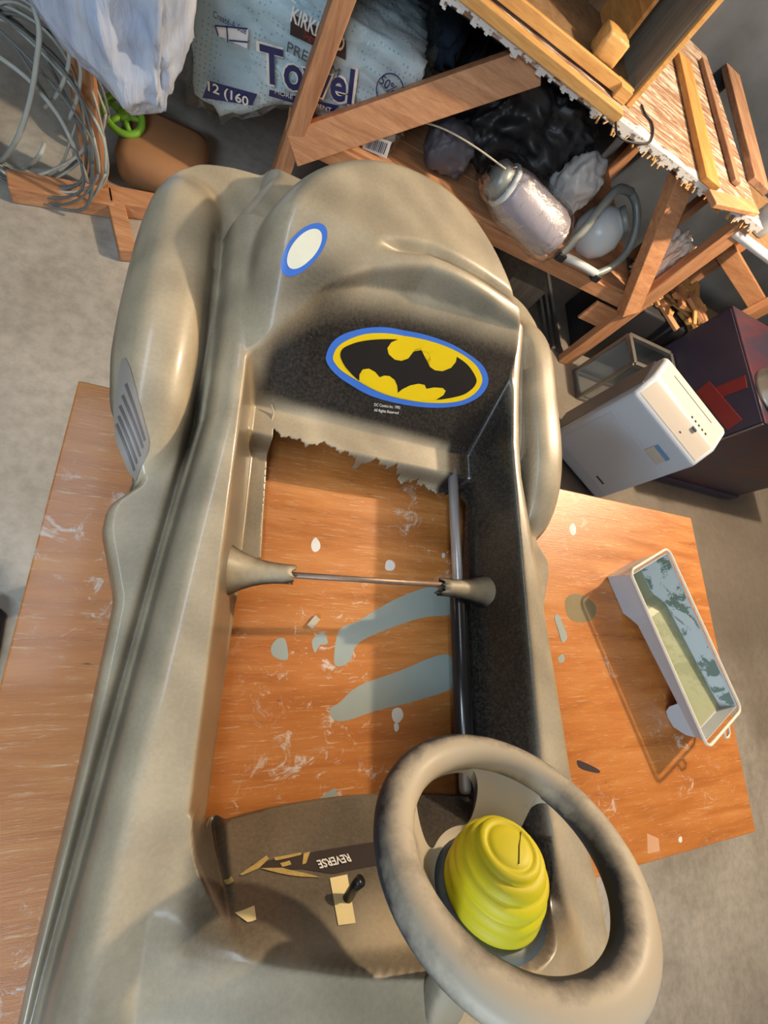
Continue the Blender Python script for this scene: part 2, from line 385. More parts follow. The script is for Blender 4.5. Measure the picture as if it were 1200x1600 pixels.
stain([(902, 1188), (915, 1192), (936, 1203), (934, 1208), (912, 1203), (903, 1197)], MAT['dark_smudge'])
stain([(1011, 1302), (1029, 1310), (1031, 1330), (1012, 1334)], MAT['tape_mark'], smooth=False)
chip = from_bm('cardboard_chip', box_bm((0, 0, .002), (.016, .009, .004), Matrix.Rotation(.9, 3, 'Z')), MAT['torn'], None, loc=P(489, 972, TZ + .0002))
tag(chip, 'small pale chip of debris lying on bare plywood inside the cockpit', 'debris')

# ---------------------------------------------------------------- paint tray
tray = thing('paint_tray', 'narrow grey roller tray with dried green paint on the table right of the car', 'tray', (0, 0, TZ))
RZ = .062
ra, rb, rc, rd = [P(a, b, TZ + RZ) - Vector((0, 0, TZ)) for a, b in ((985, 890), (1042, 858), (1160, 1108), (1104, 1170))]
ex_ = ((rc - rb) + (rd - ra)).normalized(); ey_ = Vector((-ex_.y, ex_.x, 0))
ctr = (ra + rb + rc + rd) / 4; LX = ((rc - rb).length + (rd - ra).length) / 4; LY = ((rb - ra).length + (rc - rd).length) / 4
tray.location = (ctr.x, ctr.y, TZ); tray.rotation_euler = (0, 0, math.atan2(ex_.y, ex_.x))
def rrect(hx, hy, r, n=5):
    out = []
    for cx_, cy_, a0 in ((hx - r, hy - r, 0), (-hx + r, hy - r, 90), (-hx + r, -hy + r, 180), (hx - r, -hy + r, 270)):
        for k in range(n + 1):
            a = math.radians(a0 + 90 * k / n); out.append((cx_ + r * math.cos(a), cy_ + r * math.sin(a)))
    return out
# profile of the tray floor along x: deep well at the near-left end, shallow ramp, foot at the other end
def floor_z(x):
    t = x / LX
    return float(np.interp(t, [-1, -.95, -.50, -.36, .93, 1], [.004, .001, .001, .020, .034, .036]))
NXT = 26
outer = bmesh.new(); rows = []
xs_ = np.linspace(-1, 1, NXT)
for t_ in xs_:
    x = t_ * (LX - .006); zf = floor_z(x); hb = (LY - .012) ; ht = LY - .004
    rows.append([outer.verts.new((x * (.985), s_ * hb * .92 if lv == 0 else s_ * ht, zf if lv == 0 else RZ - .002)) for s_, lv in ((-1, 1), (-1, 0), (1, 0), (1, 1))])
for A, B in zip(rows, rows[1:]):
    for k in range(3): outer.faces.new((A[k], B[k], B[k + 1], A[k + 1]))
outer.faces.new(rows[0]); outer.faces.new(rows[-1][::-1])
tub = from_bm('tub', outer, MAT['tray'], tray)
m = tub.modifiers.new('t', 'SOLIDIFY'); m.thickness = .0022; m.offset = -1
m = tub.modifiers.new('b', 'BEVEL'); m.width = .004; m.segments = 3; m.limit_method = 'ANGLE'
# paint film inside: floor and far wall
pf = bmesh.new(); rows = []
for t_ in np.linspace(-.97, .97, NXT):
    x = t_ * (LX - .006) * .985; rows.append([pf.verts.new((x, s_ * (LY - .0155) * .92, floor_z(x) + .0032)) for s_ in (-1, 1)])
for A, B in zip(rows, rows[1:]): pf.faces.new((A[0], B[0], B[1], A[1]))
from_bm('dried_paint', pf, MAT['tray_in'], tray)
pw = bmesh.new(); rows = []
for t_ in np.linspace(-.97, .97, NXT):
    x = t_ * (LX - .006) * .985; rows.append([pw.verts.new((x, (LY - .016) * .92 + .001, floor_z(x) + .004)), pw.verts.new((x, LY - .0078, RZ - .003))])
for A, B in zip(rows, rows[1:]): pw.faces.new((A[0], B[0], B[1], A[1]))
from_bm('dried_paint', pw, MAT['tray_wall'], tray)
rim = tube_bm([(x, y, RZ) for x, y in rrect(LX, LY, .014, 6)], .0028, 8, closed=True)
from_bm('rim', rim, MAT['tray_rim'], tray, True)
foot = bmesh.new(); fp = [(LX - .070, .036), (LX - .060, .012), (LX - .050, .002), (LX - .036, 0), (LX - .020, .003), (LX - .008, .020), (LX - .006, .036)]
for s_ in (-1, 1):
    f_ = foot.faces.new([foot.verts.new((x, s_ * (LY - .016), z)) for x, z in fp])
    r_ = bmesh.ops.extrude_face_region(foot, geom=[f_]); bmesh.ops.translate(foot, vec=(0, -s_ * .004, 0), verts=[v for v in r_['geom'] if isinstance(v, bmesh.types.BMVert)])
bmesh.ops.recalc_face_normals(foot, faces=foot.faces)
ff = foot.faces.new([foot.verts.new((x, y, .004)) for x, y in ((LX - .05, -LY + .016), (LX - .03, -LY + .016), (LX - .03, LY - .016), (LX - .05, LY - .016))])
from_bm('foot', foot, MAT['tray'], tray)
from_bm('hanging_loop', tube_bm([(LX, .012, RZ), (LX + .016, .012, RZ - .004), (LX + .020, .004, RZ - .005), (LX + .016, -.006, RZ - .004), (LX, -.006, RZ)], .0022, 6), MAT['tray_rim'], tray, True)

# ---------------------------------------------------------------- dehumidifier
A_, B_ = Vector((1.510, .968, 0)), Vector((1.815, .712, 0)); ew = (B_ - A_).normalized(); ed = Vector((-ew.y, ew.x, 0)); WD = (B_ - A_).length; DD = .235
deh = thing('dehumidifier', 'white dehumidifier standing on the floor behind the right end of the table', 'dehumidifier', (A_ + B_) / 2 + ed * DD / 2, math.atan2(ew.y, ew.x))
def deh_body():
    bm = bmesh.new(); prof = [(-DD / 2, .025), (-DD / 2, .485), (-DD / 2 + .07, .550), (DD / 2 - .05, .570), (DD / 2, .545), (DD / 2, .025)]
    f_ = bm.faces.new([bm.verts.new((-WD / 2, y, z)) for y, z in prof])
    r_ = bmesh.ops.extrude_face_region(bm, geom=[f_]); bmesh.ops.translate(bm, vec=(WD, 0, 0), verts=[v for v in r_['geom'] if isinstance(v, bmesh.types.BMVert)])
    return bm
from_bm('body', deh_body(), MAT['dehum'], deh, True, bevel=.018, seg=4)
# warm top fascia lies on the slope
tp = bmesh.new(); sl = Vector((0, .07, .065)).normalized()
def top_pt(x, s): # s 0..1 along slope and flat
    y = -DD / 2 + .012 + s * (DD - .065); z = float(np.interp(y, [-DD / 2, -DD / 2 + .07, DD / 2 - .05], [.485, .550, .570])); return Vector((x, y, z + .0015))
g_ = [[tp.verts.new(top_pt(x, s)) for x in np.linspace(-WD / 2 + .022, WD / 2 - .022, 6)] for s in np.linspace(0, 1, 12)]
for r0, r1 in zip(g_, g_[1:]):
    for k in range(5): tp.faces.new((r0[k], r0[k + 1], r1[k + 1], r1[k]))
fas = from_bm('control_panel', tp, MAT['dehum_top'], deh, True); fas['label'] = 'warm white control panel'
for k in range(5):
    p_ = top_pt(.030 + .022 * k, .42); from_bm('button', box_bm(p_, (.009, .009, .003)), MAT['dark'], fas)
p_ = top_pt(.070, .30); from_bm('display', box_bm(p_, (.024, .020, .003)), MAT['dark'], fas)
p_ = top_pt(.045, .10); from_bm('logo_mark', box_bm(p_, (.010, .005, .002)), MAT['dark'], fas)
vt = box_bm(top_pt(-.01, .80), (WD * .62, .004, .003)); from_bm('vent_line', vt, MAT['dehum_grey'], fas)
rec = from_bm('bucket_handle', box_bm((.085, -DD / 2 - .001, .40), (.085, .008, .055)), MAT['dehum_top'], deh, bevel=.003)
from_bm('handle_recess', box_bm((.085, -DD / 2 - .003, .424), (.080, .008, .014)), MAT['blue_grey'], rec)
from_bm('bucket_panel', box_bm((0, -DD / 2 + .002, .23), (WD - .05, .010, .29)), MAT['dehum'], deh, bevel=.004)
from_bm('water_gauge', box_bm((.10, -DD / 2 - .004, .12), (.05, .004, .006)), MAT['dark'], deh)
from_bm('side_grille', box_bm((-WD / 2 - .001, .02, .28), (.006, DD - .06, .46)), MAT['dehum_grey'], deh, bevel=.002)
for sx in (-1, 1):
    for sy in (-1, 1): from_bm('caster', tube_bm([(sx * .12 - .012, sy * .08, .0135), (sx * .12 + .012, sy * .08, .0135)], .0135, 14), MAT['dark'], deh, True)

# ---------------------------------------------------------------- workbench
BY = 1.53; BT = .885; SZ = .425
ben = thing('workbench', 'long rough timber workbench with chipped white top and low shelf along back wall', 'workbench', (.9, 1.9, 0))
BO = Vector(ben.location)
def bpart(name, bm, mat, **k):
    bmesh.ops.translate(bm, vec=-BO, verts=bm.verts); return from_bm(name, bm, mat, ben, **k)
x0, x1 = -.30, 1.83
top = bpart('benchtop', box_bm(((x0 + x1) / 2, BY + .53, BT - .010), (x1 - x0, 1.02, .020)), MAT['bench_top'])
# chipped front edge: irregular painted lip and splinters
lip = bmesh.new(); N = 160
for k in range(N):
    xa = .385 + (x1 - .39) * k / N; hh = .016 + .014 * math.sin(k * .9) * math.sin(k * .37 + 1) + .006 * random.random()
    box_bm((xa + .008, BY + .018, BT - hh / 2 + .001), ((x1 - .39) / N * 1.02, .008, hh), bm=lip)
bpart('chipped_edge', lip, MAT['chipped'])['kind'] = 'stuff'
pt = bmesh.new(); prev = None
for k in range(81):
    xa = .385 + (x1 - .39) * k / 80; dd_ = .034 + .020 * math.sin(k * .55) * math.sin(k * .21 + 2) + .010 * random.random()
    cur = (pt.verts.new((xa, BY + .015, BT + .0012)), pt.verts.new((xa, BY + .015 + dd_, BT + .0012)))
    if prev: pt.faces.new((prev[0], cur[0], cur[1], prev[1]))
    prev = cur
bpart('white_paint', pt, MAT['chipped'])
spl = bmesh.new()
for k in range(46):
    xa = random.uniform(.95, x1); L_ = random.uniform(.008, .022)
    beam_bm((xa, BY + .02, BT - .018), (xa + random.uniform(-.012, .012), BY + .02 - L_ * .5, BT - .018 - L_), .006, .004, (1, 0, 0), spl)
bpart('splinters', spl, MAT['splinter'])['kind'] = 'stuff'
bpart('apron', beam_bm((x0, BY + .22, BT - .055), (x1 - .02, BY + .22, BT - .055), .03, .065), MAT['wall'])
bpart('leg', beam_bm((.112, BY + .02, 0), (.188, BY + .045, BT - .022), .052, .085, (0, 1, 0)), MAT['lumber'], bevel=.003)
bpart('leg', beam_bm((1.74, BY - .02, 0), (1.78, BY + .05, BT - .022), .075, .042, (0, 1, 0)), MAT['lumber'], bevel=.003)
bpart('leg', beam_bm((.15, 2.42, 0), (.15, 2.42, BT - .022), .07, .05, (0, 1, 0)), MAT['lumber'])
bpart('leg', beam_bm((1.76, 2.42, 0), (1.76, 2.42, BT - .022), .07, .05, (0, 1, 0)), MAT['lumber'])
bpart('brace', beam_bm((.150, BY + .005, .375), (.74, BY + .09, BT - .03), .055, .090, (0, .3, 1)), MAT['lumber_x'], bevel=.003)
bpart('brace', beam_bm((1.745, BY + .0, .385), (1.42, BY + .09, BT - .03), .055, .085, (0, .3, 1)), MAT['lumber_x'], bevel=.003)
bpart('shelf_rail', box_bm((.92, BY + .045, SZ - .032), (1.60, .040, .062)), MAT['lumber_x'], bevel=.002)
for k in range(5):
    bpart('shelf_board', box_bm((.92, BY + .12 + .175 * k, SZ + .001), (1.60, .168, .018)), MAT['lumber_x'])
bpart('gusset', box_bm((1.66, BY + .02, SZ - .13), (.15, .012, .11)), MAT['lumber_x'])
for xx in (-.10, .03, .3, .45): bpart('back_slat', box_bm((xx, 2.40, .3), (.05, .02, .6)), MAT['brown_panel'])
# left trestle
bpart('leg', beam_bm((-.405, 1.44, 0), (-.41, 1.48, .862), .058, .045, (0, 1, 0)), MAT['lumber'], bevel=.003)
bpart('floor_sill', beam_bm(P(14, 290, .03), P(178, 318, .03), .07, .055), MAT['lumber_x'], bevel=.004)
bpart('floor_sill', beam_bm(P(170, 312, .03), P(300, 335, .03), .07, .055), MAT['lumber_x'], bevel=.004)
bpart('floor_strut', beam_bm(P(178, 308, .03), P(200, 400, .03), .05, .05), MAT['lumber_x'], bevel=.004)
#@BODY
CX = 0.235                                                  # car centre line in table coordinates
def sstep(a, b, x):
    t = np.clip((x - a) / (b - a), 0, 1); return t * t * (3 - 2 * t)
def edge(d, w_, p=2.2):
    t = np.clip(d / w_, 0, 1); return (1 - (1 - t) ** p) ** (1 / p)
def smax(a, b, k):
    h = np.clip(0.5 + 0.5 * (a - b) / k, 0, 1); return b + (a - b) * h + k * h * (1 - h)
def smin(a, b, k): return -smax(-a, -b, k)
_oy = [-.440, -.425, -.40, -.36, -.32, -.25, -.10, .045, .115, .140, .168, .235, .30, .36, .44, .50, .54, .580, .610, .630, .643, .652]
_ow = [.02, .12, .22, .276, .298, .297, .291, .289, .312, .312, .286, .318, .329, .333, .336, .335, .330, .316, .290, .240, .150, .03]
def outline(y):
    return (np.interp(y, _oy, _ow) + np.interp(y - .006, _oy, _ow) + np.interp(y + .006, _oy, _ow)) / 3
def slab_w(y): return np.interp(y, [-.44, -.40, -.33, -.25, -.10, 0, .09, .17, .25, .35, .50, .60], [.02, .20, .283, .279, .267, .258, .250, .242, .234, .236, .243, .21])
def ridge_y(u): return np.interp(u, [-.20, -.165, -.12, -.07, 0, .1, .2], [.335, .365, .405, .432, .452, .458, .462])
def cowl_y(u): return np.interp(u, [-.2, -.1, 0, .1, .2], [-.205, -.215, -.235, -.260, -.276])
def body_z(u, y):
    au = np.abs(u); wo = outline(y); ws = slab_w(y)
    lowf = np.interp(y, [-.44, -.2, .1, .3, .66], [.075, .072, .068, .085, .10])
    z = lowf * edge(wo - au, .014, 2.0)
    # sill / shell slab
    hs = np.interp(y, [-.44, -.40, -.33, -.25, -.15, .3, .42, .5, .66], [.10, .135, .150, .142, .127, .125, .135, .150, .130])
    yend = np.minimum(.640 - y, y + .438)
    slab = hs * edge(np.minimum(ws - au, yend), .040, 2.6)
    z = smax(z, slab, .008)
    # hood bulge with the cowl
    yc = cowl_y(u)
    hb = .050 * sstep(yc + .026, yc - .010, y) * (1 - (np.clip(au / .215, 0, 1)) ** 2.6) * sstep(-.435, -.33, y)
    z = z + hb
    # rear fenders
    a = np.abs(au - np.where(u > 0, .274, .284)) / .058; b = np.abs(y - .385) / .232
    f = (.132 + .012 * sstep(.40, .55, y)) * np.clip(1 - a ** 2.8 - b ** 3.0, 0, 1) ** .5
    z = smax(z, f, .010)
    # groove between fender / skirt and sill
    z = z - (.010 + .020 * np.exp(-((y - .245) / .05) ** 2)) * np.exp(-((au - ws - .004) / .0042) ** 2) * sstep(-.40, -.30, y) * sstep(.54, .46, y)
    # dome behind the seat
    dd = np.where(y > .435, .214 - np.hypot(u + .002, y - .435), .214 - np.abs(u + .002))
    H = np.interp(y, [.22, .30, .36, .42, .48, .66], [.112, .120, .150, .181, .200, .208])
    H = H + .010 * (1 - (u / .2) ** 2) - .016 * sstep(.02, .2, u)
    z = smax(z, H * edge(dd, .050, 2.6), .014)
    ry = ridge_y(u)
    amp = sstep(-.075, -.03, u) * sstep(.188, .170, u)
    z = z - .013 * amp * np.exp(-((y - ry - .038) / .0075) ** 2) + .004 * amp * np.exp(-((y - ry - .017) / .014) ** 2)
    # cockpit opening
    wl = .020 + (-u - .165) * 3.6; wr = .022 + (u - .152) * 2.5
    seat = .057 + np.clip(y - .298, 0, 1) * (.172 - .057) / np.maximum(ry - .298, .03)
    seat = np.where(y > ry, .172 + (y - ry) * 3.0, seat)
    dash = .030 + (-.163 - y) * .118 / (-.163 - yc) + .010 * np.clip(u / .2, -1, 1) ** 2 - .085 * sstep(-.150, -.172, u)
    c = smax(smax(wl, wr, .004), smax(seat * sstep(.24, .262, y), dash, .004), .022)
    c = smax(c, np.full_like(c, .024), .012)
    # moulded half pipe over the steel tube on the right
    hp = .052 * np.sqrt(np.clip(1 - ((u - .142) / .022) ** 2, 0, 1)) * sstep(.075, .06, y)
    c = smax(c, hp, .006)
    # rounded front corners of the opening
    ya = yc + .072
    cc = np.hypot(np.clip(au - .115, 0, 1), np.clip(ya - y, 0, 1)) - .080
    c = smax(c, np.where(y < ya, .150 + cc * 6.0, -1.0), .012)
    return smin(z, c, .007)
def hole_sdf(u, y):
    """negative inside the broken-out floor"""
    uL = -np.interp(y, [-.20, .05, .085, .11, .30], [.172, .163, .160, .139, .146])
    uR = np.interp(y, [-.2, .06, .08, .13, .22, .26], [.148, .147, .150, .158, .162, .150])
    yB = -.163 + .010 * np.clip(u / .17, -1, 1) ** 2 * -1 - .006 * u / .17
    jag = .0035 * np.sin(u * 71) + .0028 * np.sin(u * 163 + 1.3) + .0017 * np.sin(u * 391) + .0010 * np.sin(u * 901)
    yT = .256 - .012 * np.clip(u / .15, -1, 1) - .012 * np.exp(-((u - .118) / .012) ** 2) + jag
    return np.maximum(np.maximum(u - uR, uL - u), np.maximum(y - yT, yB - y))
#@ENDBODY
def body_n(u, y, e=.0012):
    zx = (body_z(u + e, y) - body_z(u - e, y)) / (2 * e); zy = (body_z(u, y + e) - body_z(u, y - e)) / (2 * e)
    l = np.sqrt(1 + zx * zx + zy * zy); return -zx / l, -zy / l, 1 / l
def hit(px, py):
    """where the sight line of a photo pixel meets the shell: (u, y)"""
    r = RW @ np.array([px - 600.0, py - 800.0, FPX]); r = r / -r[2]
    zs = np.linspace(.25, 0, 1001); p = r[None, :] * (CAMZ - TZ - zs)[:, None]
    i = int(np.argmax(body_z(p[:, 0] - CX, p[:, 1]) >= zs)); return (p[i, 0] - CX, p[i, 1])

car = thing('ride_on_car', 'dusty black plastic ride-on toy car shell with a torn-out seat on the plywood table', 'toy car', (CX, 0, TZ))

def build_shell():
    NS, NY = 331, 561
    y = np.linspace(-.440, .652, NY)[:, None] * np.ones((1, NS)); s = np.linspace(-1, 1, NS)[None, :] * np.ones((NY, 1))
    u = s * outline(y)
    e = .0004; h = hole_sdf(u, y)
    gx = (hole_sdf(u + e, y) - hole_sdf(u - e, y)) / (2 * e); gy = (hole_sdf(u, y + e) - hole_sdf(u, y - e)) / (2 * e)
    near = (np.abs(h) < .0017); g2 = np.maximum(gx * gx + gy * gy, .3)
    u = np.where(near, u - h * gx / g2, u); y = np.where(near, y - h * gy / g2, y)
    h = np.where(near, 0, h)
    z = np.maximum(body_z(u, y), 0.0)
    nx, ny, nz = body_n(u, y)
    ry = ridge_y(u)
    d = 0.35 + .65 * sstep(.10, .55, nz)
    seat_m = sstep(.300, .316, y + .02 * np.abs(u)) * sstep(ry + .004, ry - .036, y) * sstep(-.190, -.160, u) * sstep(.204, .188, u)
    d = d * (1 - .96 * seat_m)
    corner = np.exp(-(((u + .125) / .06) ** 2 + ((y - .405) / .035) ** 2)); d = d * (1 - .7 * corner)
    wall = sstep(.118, .130, u) * sstep(.206, .188, u) * sstep(-.285, -.255, y) * sstep(.40, .33, y); d = d * (1 - .96 * wall)
    dash = sstep(-.150, -.166, y) * sstep(-.235, -.205, y) * sstep(.20, .18, np.abs(u)); d = d * (1 - .68 * dash) * (1 - .7 * dash * sstep(.0, .08, u))
    lw = sstep(-.196, -.186, u) * sstep(-.135, -.150, u) * sstep(-.16, -.12, y) * sstep(.30, .26, y); d = d * (1 - .25 * lw)
    ws = slab_w(y); d = d * (1 - .55 * np.exp(-((np.abs(u) - ws - .004) / .0035) ** 2) * (y < .45)) * (.86 + .14 * np.sin(u * 41 + 3 * np.sin(y * 23)) * np.sin(y * 37 + 2 * np.sin(u * 29)))
    d = d * (1 - .8 * sstep(.006, .0, np.abs(np.abs(u) - outline(y))) )
    co = np.stack([u, y, z], -1).reshape(-1, 3)
    idx = np.arange(NS * NY).reshape(NY, NS)
    q = np.stack([idx[:-1, :-1], idx[:-1, 1:], idx[1:, 1:], idx[1:, :-1]], -1)
    hm = (h[:-1, :-1] + h[:-1, 1:] + h[1:, 1:] + h[1:, :-1]) / 4
    q = q[hm > 2e-5].reshape(-1, 4)
    used = np.unique(q); remap = -np.ones(NS * NY, int); remap[used] = np.arange(len(used))
    co = co[used]; q = remap[q]
    me = bpy.data.meshes.new('body'); me.vertices.add(len(co)); me.vertices.foreach_set('co', co.ravel())
    me.loops.add(q.size); me.loops.foreach_set('vertex_index', q.ravel().astype(np.int32))
    me.polygons.add(len(q)); me.polygons.foreach_set('loop_start', np.arange(0, q.size, 4, dtype=np.int32))
    me.update(calc_edges=True)
    me.polygons.foreach_set('use_smooth', np.ones(len(q), bool))
    at = me.attributes.new('dust', 'FLOAT', 'POINT'); at.data.foreach_set('value', d.reshape(-1)[used].astype(np.float32))
    me.materials.append(MAT['shell'])
    o = link(bpy.data.objects.new('body', me), car)
    m = o.modifiers.new('thickness', 'SOLIDIFY'); m.thickness = .0025; m.offset = -1; m.material_offset = 1; me.materials.append(MAT['inner_black'])
    return o
shell = build_shell()

def drape(name, outline_uy, mat, parent, off=.0006, cell=.006):
    """flat print laid onto the shell: polygon in (u, y), cut into cells and lifted to the surface"""
    bm = bmesh.new(); f = bm.faces.new([bm.verts.new((a, b, 0)) for a, b in outline_uy])
    bmesh.ops.triangulate(bm, faces=[f])
    us = [p[0] for p in outline_uy]; ys = [p[1] for p in outline_uy]
    for lo, hi, no in ((min(us), max(us), (1, 0, 0)), (min(ys), max(ys), (0, 1, 0))):
        k = lo + cell
        while k < hi:
            bmesh.ops.bisect_plane(bm, geom=bm.verts[:] + bm.edges[:] + bm.faces[:], plane_co=Vector(no) * k, plane_no=no); k += cell
    A = np.array([v.co[:2] for v in bm.verts]); z = body_z(A[:, 0], A[:, 1]); n = body_n(A[:, 0], A[:, 1])
    for v, zz, a, b, c in zip(bm.verts, z, *n): v.co = (v.co.x + a * off, v.co.y + b * off, zz + c * off)
    for f in bm.faces:
        f.normal_update()
        if f.normal.z < 0: f.normal_flip()
    return from_bm(name, bm, mat, parent, smooth=True, recalc=False)
def on_shell(pts): return [hit(*p) for p in pts]

# --- bat emblem on the seat back (outlines in the emblem's own millimetre-like drawing units)
def EM(a, b):
    a /= 1000; b /= 1000; t = (1, a, b, a * a, a * b, b * b, a ** 3, a * a * b, a * b * b, b ** 3)
    cu = (-0.13949, 0.2193, 0.05642, 0.01426, 0.00151, 0.00356, 0.00684, 0.0224, 0.01182, -0.00202)
    cy = (0.38449, 0.103, -0.10933, -0.03049, -0.09899, -0.03456, 0.0098, 0.03894, 0.01932, -0.00623)
    return (sum(x * y for x, y in zip(cu, t)), sum(x * y for x, y in zip(cy, t)))
def smooth_loop(pts, n=120): return [(p.x, p.y) for p in curve_pts([(a, b, 0) for a, b in pts], n, True)]
E_OUT = [(110, 285), (140, 215), (200, 165), (300, 130), (440, 118), (600, 140), (740, 178), (860, 225), (960, 285), (1030, 345), (1060, 420), (1045, 480), (1000, 530), (920, 570), (830, 586), (720, 588), (600, 576), (480, 552), (360, 515), (260, 460), (170, 395), (120, 335)]
E_YEL = [(150, 290), (175, 235), (240, 190), (330, 160), (440, 153), (560, 165), (700, 195), (820, 235), (920, 285), (990, 345), (1022, 410), (1015, 460), (975, 510), (910, 545), (820, 560), (720, 560), (620, 550), (500, 525), (390, 485), (290, 430), (200, 370), (160, 325)]
E_BLK = [(192, 270), (215, 235), (290, 205), (400, 190), (540, 188), (660, 200), (770, 235), (870, 288), (940, 340), (985, 410), (985, 450), (950, 490), (890, 520), (750, 543), (620, 535), (500, 508), (390, 470), (300, 430), (235, 365), (200, 310)]
E_UP = [(535, 186), (490, 205), (466, 240), (475, 275), (510, 305), (550, 313), (590, 300), (620, 260), (658, 208), (666, 252), (715, 266), (768, 238), (740, 275), (718, 320), (716, 350), (745, 370), (790, 375), (840, 355), (868, 320), (873, 287), (800, 240), (700, 202), (600, 180)]
E_LOW = [(302, 432), (303, 395), (322, 365), (358, 360), (395, 380), (422, 411), (448, 400), (480, 402), (510, 425), (525, 460), (528, 502), (555, 480), (600, 458), (650, 448), (685, 455), (695, 478), (740, 470), (790, 473), (808, 490), (795, 515), (750, 543), (640, 550), (500, 520), (390, 480)]
emb = drape('emblem', [EM(*p) for p in smooth_loop(E_OUT)], MAT['sticker_blue'], car, .0006)
emb['label'] = 'oval yellow and black bat emblem with a blue border'
drape('emblem_field', [EM(*p) for p in smooth_loop(E_YEL)], MAT['sticker_yellow'], emb, .0009)
drape('bat_silhouette', [EM(*p) for p in smooth_loop(E_BLK)], MAT['sticker_black'], emb, .0012)
drape('emblem_upper_field', [EM(*p) for p in E_UP], MAT['sticker_yellow'], emb, .0015)
drape('emblem_lower_field', [EM(*p) for p in E_LOW], MAT['sticker_yellow'], emb, .0015)
# small print under the emblem
lc = hit(604, 638); ln = body_n(np.array([lc[0]]), np.array([lc[1]])); lz = float(body_z(np.array([lc[0]]), np.array([lc[1]]))[0])
N_ = Vector((float(ln[0][0]), float(ln[1][0]), float(ln[2][0])))
ax_ = Vector((1, .16, 0)); ax_ = (ax_ - N_ * ax_.dot(N_)).normalized(); ay_ = N_.cross(ax_)
for k, (tx, wd) in enumerate((('DC Comics Inc. 1992', .040), ('All Rights Reserved', .038))):
    text_mesh('small_print', tx, .0058, MAT['print_white'], car, Vector((lc[0], lc[1], lz)) + ay_ * (.003 - .0075 * k), ax_, ay_, off=.0014, fit=wd)
# white oval sticker with blue rim on the left of the dome
def ov(k): return [(-.153 + k * (math.cos(t) * .0195 + math.sin(t) * .0115), .434 + k * (math.cos(t) * .030 - math.sin(t) * .012)) for t in [2 * PI * i / 40 for i in range(40)]]
osr = drape('oval_sticker', ov(1.0), MAT['sticker_blue'], car, .0007); osr['label'] = 'white oval sticker with a blue rim'
drape('sticker_centre', ov(.76), MAT['sticker_cream'], osr, .0011)
# louvre sticker on the left fender
vent = drape('louvre_sticker', on_shell([(191, 562), (197, 560), (204, 575), (218, 630), (234, 690), (232, 705), (213, 752), (200, 735), (182, 690), (178, 640)]), MAT['vent'], car, .0010, .004)
vent['label'] = 'grey sticker printed with dark louvres'
for a, b in (((196, 602), (225, 690)), ((191, 620), (222, 701)), ((187, 636), (218, 714)), ((185, 652), (213, 725)), ((182, 664), (209, 736))):
    drape('louvre_stripe', on_shell([a, (a[0] + 3.4, a[1] - 3), (b[0] + 2.6, b[1] - 3), b]), MAT['vent_dark'], vent, .0016, .004)

# --- dash prints, shift slot, lever
lab = drape('dash_label', on_shell([(392, 1352), (440, 1341), (584, 1316), (592, 1352), (520, 1366), (470, 1358), (420, 1362)]), MAT['dash_label'], car, .0006)
for pts in ([(374, 1368), (400, 1350), (416, 1338), (420, 1343), (404, 1358), (378, 1369)], [(405, 1358), (440, 1357), (478, 1366), (500, 1372), (470, 1371), (438, 1366)],
            [(428, 1341), (470, 1333), (470, 1337), (430, 1346)], [(437, 1350), (452, 1346), (455, 1352), (441, 1356)], [(350, 1376), (362, 1370), (365, 1378), (354, 1382)], [(474, 1334), (484, 1332), (478, 1350), (472, 1352)]):
    drape('peeled_flake', on_shell(pts), MAT['gold_flake'], lab, .0010, .003)
DN = Vector((0, .92, .39)); DU = Vector((0, -.39, .92))
def dash_pt(px, py, off=0):
    u_, y_ = hit(px, py); return Vector((u_, y_, float(body_z(np.array([u_]), np.array([y_]))[0]))) + DN * off
a_ = dash_pt(545, 1341); b_ = dash_pt(497, 1352)
text_mesh('lettering', 'REVERSE', .0125, MAT['print_white'], lab, (a_ + b_) / 2, (b_ - a_), DU, off=.0014, fit=(b_ - a_).length * 1.03, bold=.00025)
sp = drape('shift_slot', on_shell([(515, 1373), (542, 1367), (555, 1443), (528, 1447)]), MAT['cream_plastic'], car, .0008)
lp = dash_pt(541, 1404, -.002)
from_bm('gear_lever', tube_bm([lp, lp + Vector((.004, .014, .010)), lp + Vector((.007, .020, .016))], [.0045, .0045, .0052], 12), MAT['black_plastic'], car, True)
drape('switch_slot', on_shell([(367, 1427), (397, 1416), (400, 1438), (392, 1441), (386, 1442)]), MAT['cream_plastic'], car, .0008)

# --- axle rod, its torn housings, steel tube
AY, AZ = .083, .074
from_bm('axle_rod', tube_bm([(-.150, AY - .002, AZ), (.120, AY + .003, AZ)], .0038, 12), MAT['rust_rod'], car, True)
def housing(u0, u1, r0, r1):
    bm = bmesh.new(); n = 28; rings = []
    for i in range(9):
        t = i / 8; r = r1 + (r0 - r1) * (1 - t) ** 2.8; ring = []
        for k in range(n):
            a = 2 * PI * k / n; jag = (random.uniform(-.006, .004) if i == 8 else 0)
            ring.append(bm.verts.new((u0 + (u1 - u0) * t + jag * (1 if u1 > u0 else -1), AY + r * math.cos(a), AZ - .004 + r * math.sin(a) - .018 * (1 - t) ** 2)))
        rings.append(ring)
    for A, B in zip(rings, rings[1:]):
        for k in range(n): bm.faces.new((A[k], A[(k + 1) % n], B[(k + 1) % n], B[k]))
    o = from_bm('axle_housing', bm, MAT['housing'], car, True)
    m = o.modifiers.new('t', 'SOLIDIFY'); m.thickness = .002; m.offset = -1
housing(-.200, -.108, .046, .0095); housing(.205, .094, .044, .012)
from_bm('steel_tube', tube_bm([(.137, .272, .050), (.139, .10, .050), (.141, -.168, .046), (.141, -.173, .046)], [.0078, .0078, .0078, .006], 20), MAT['steel'], car, True)
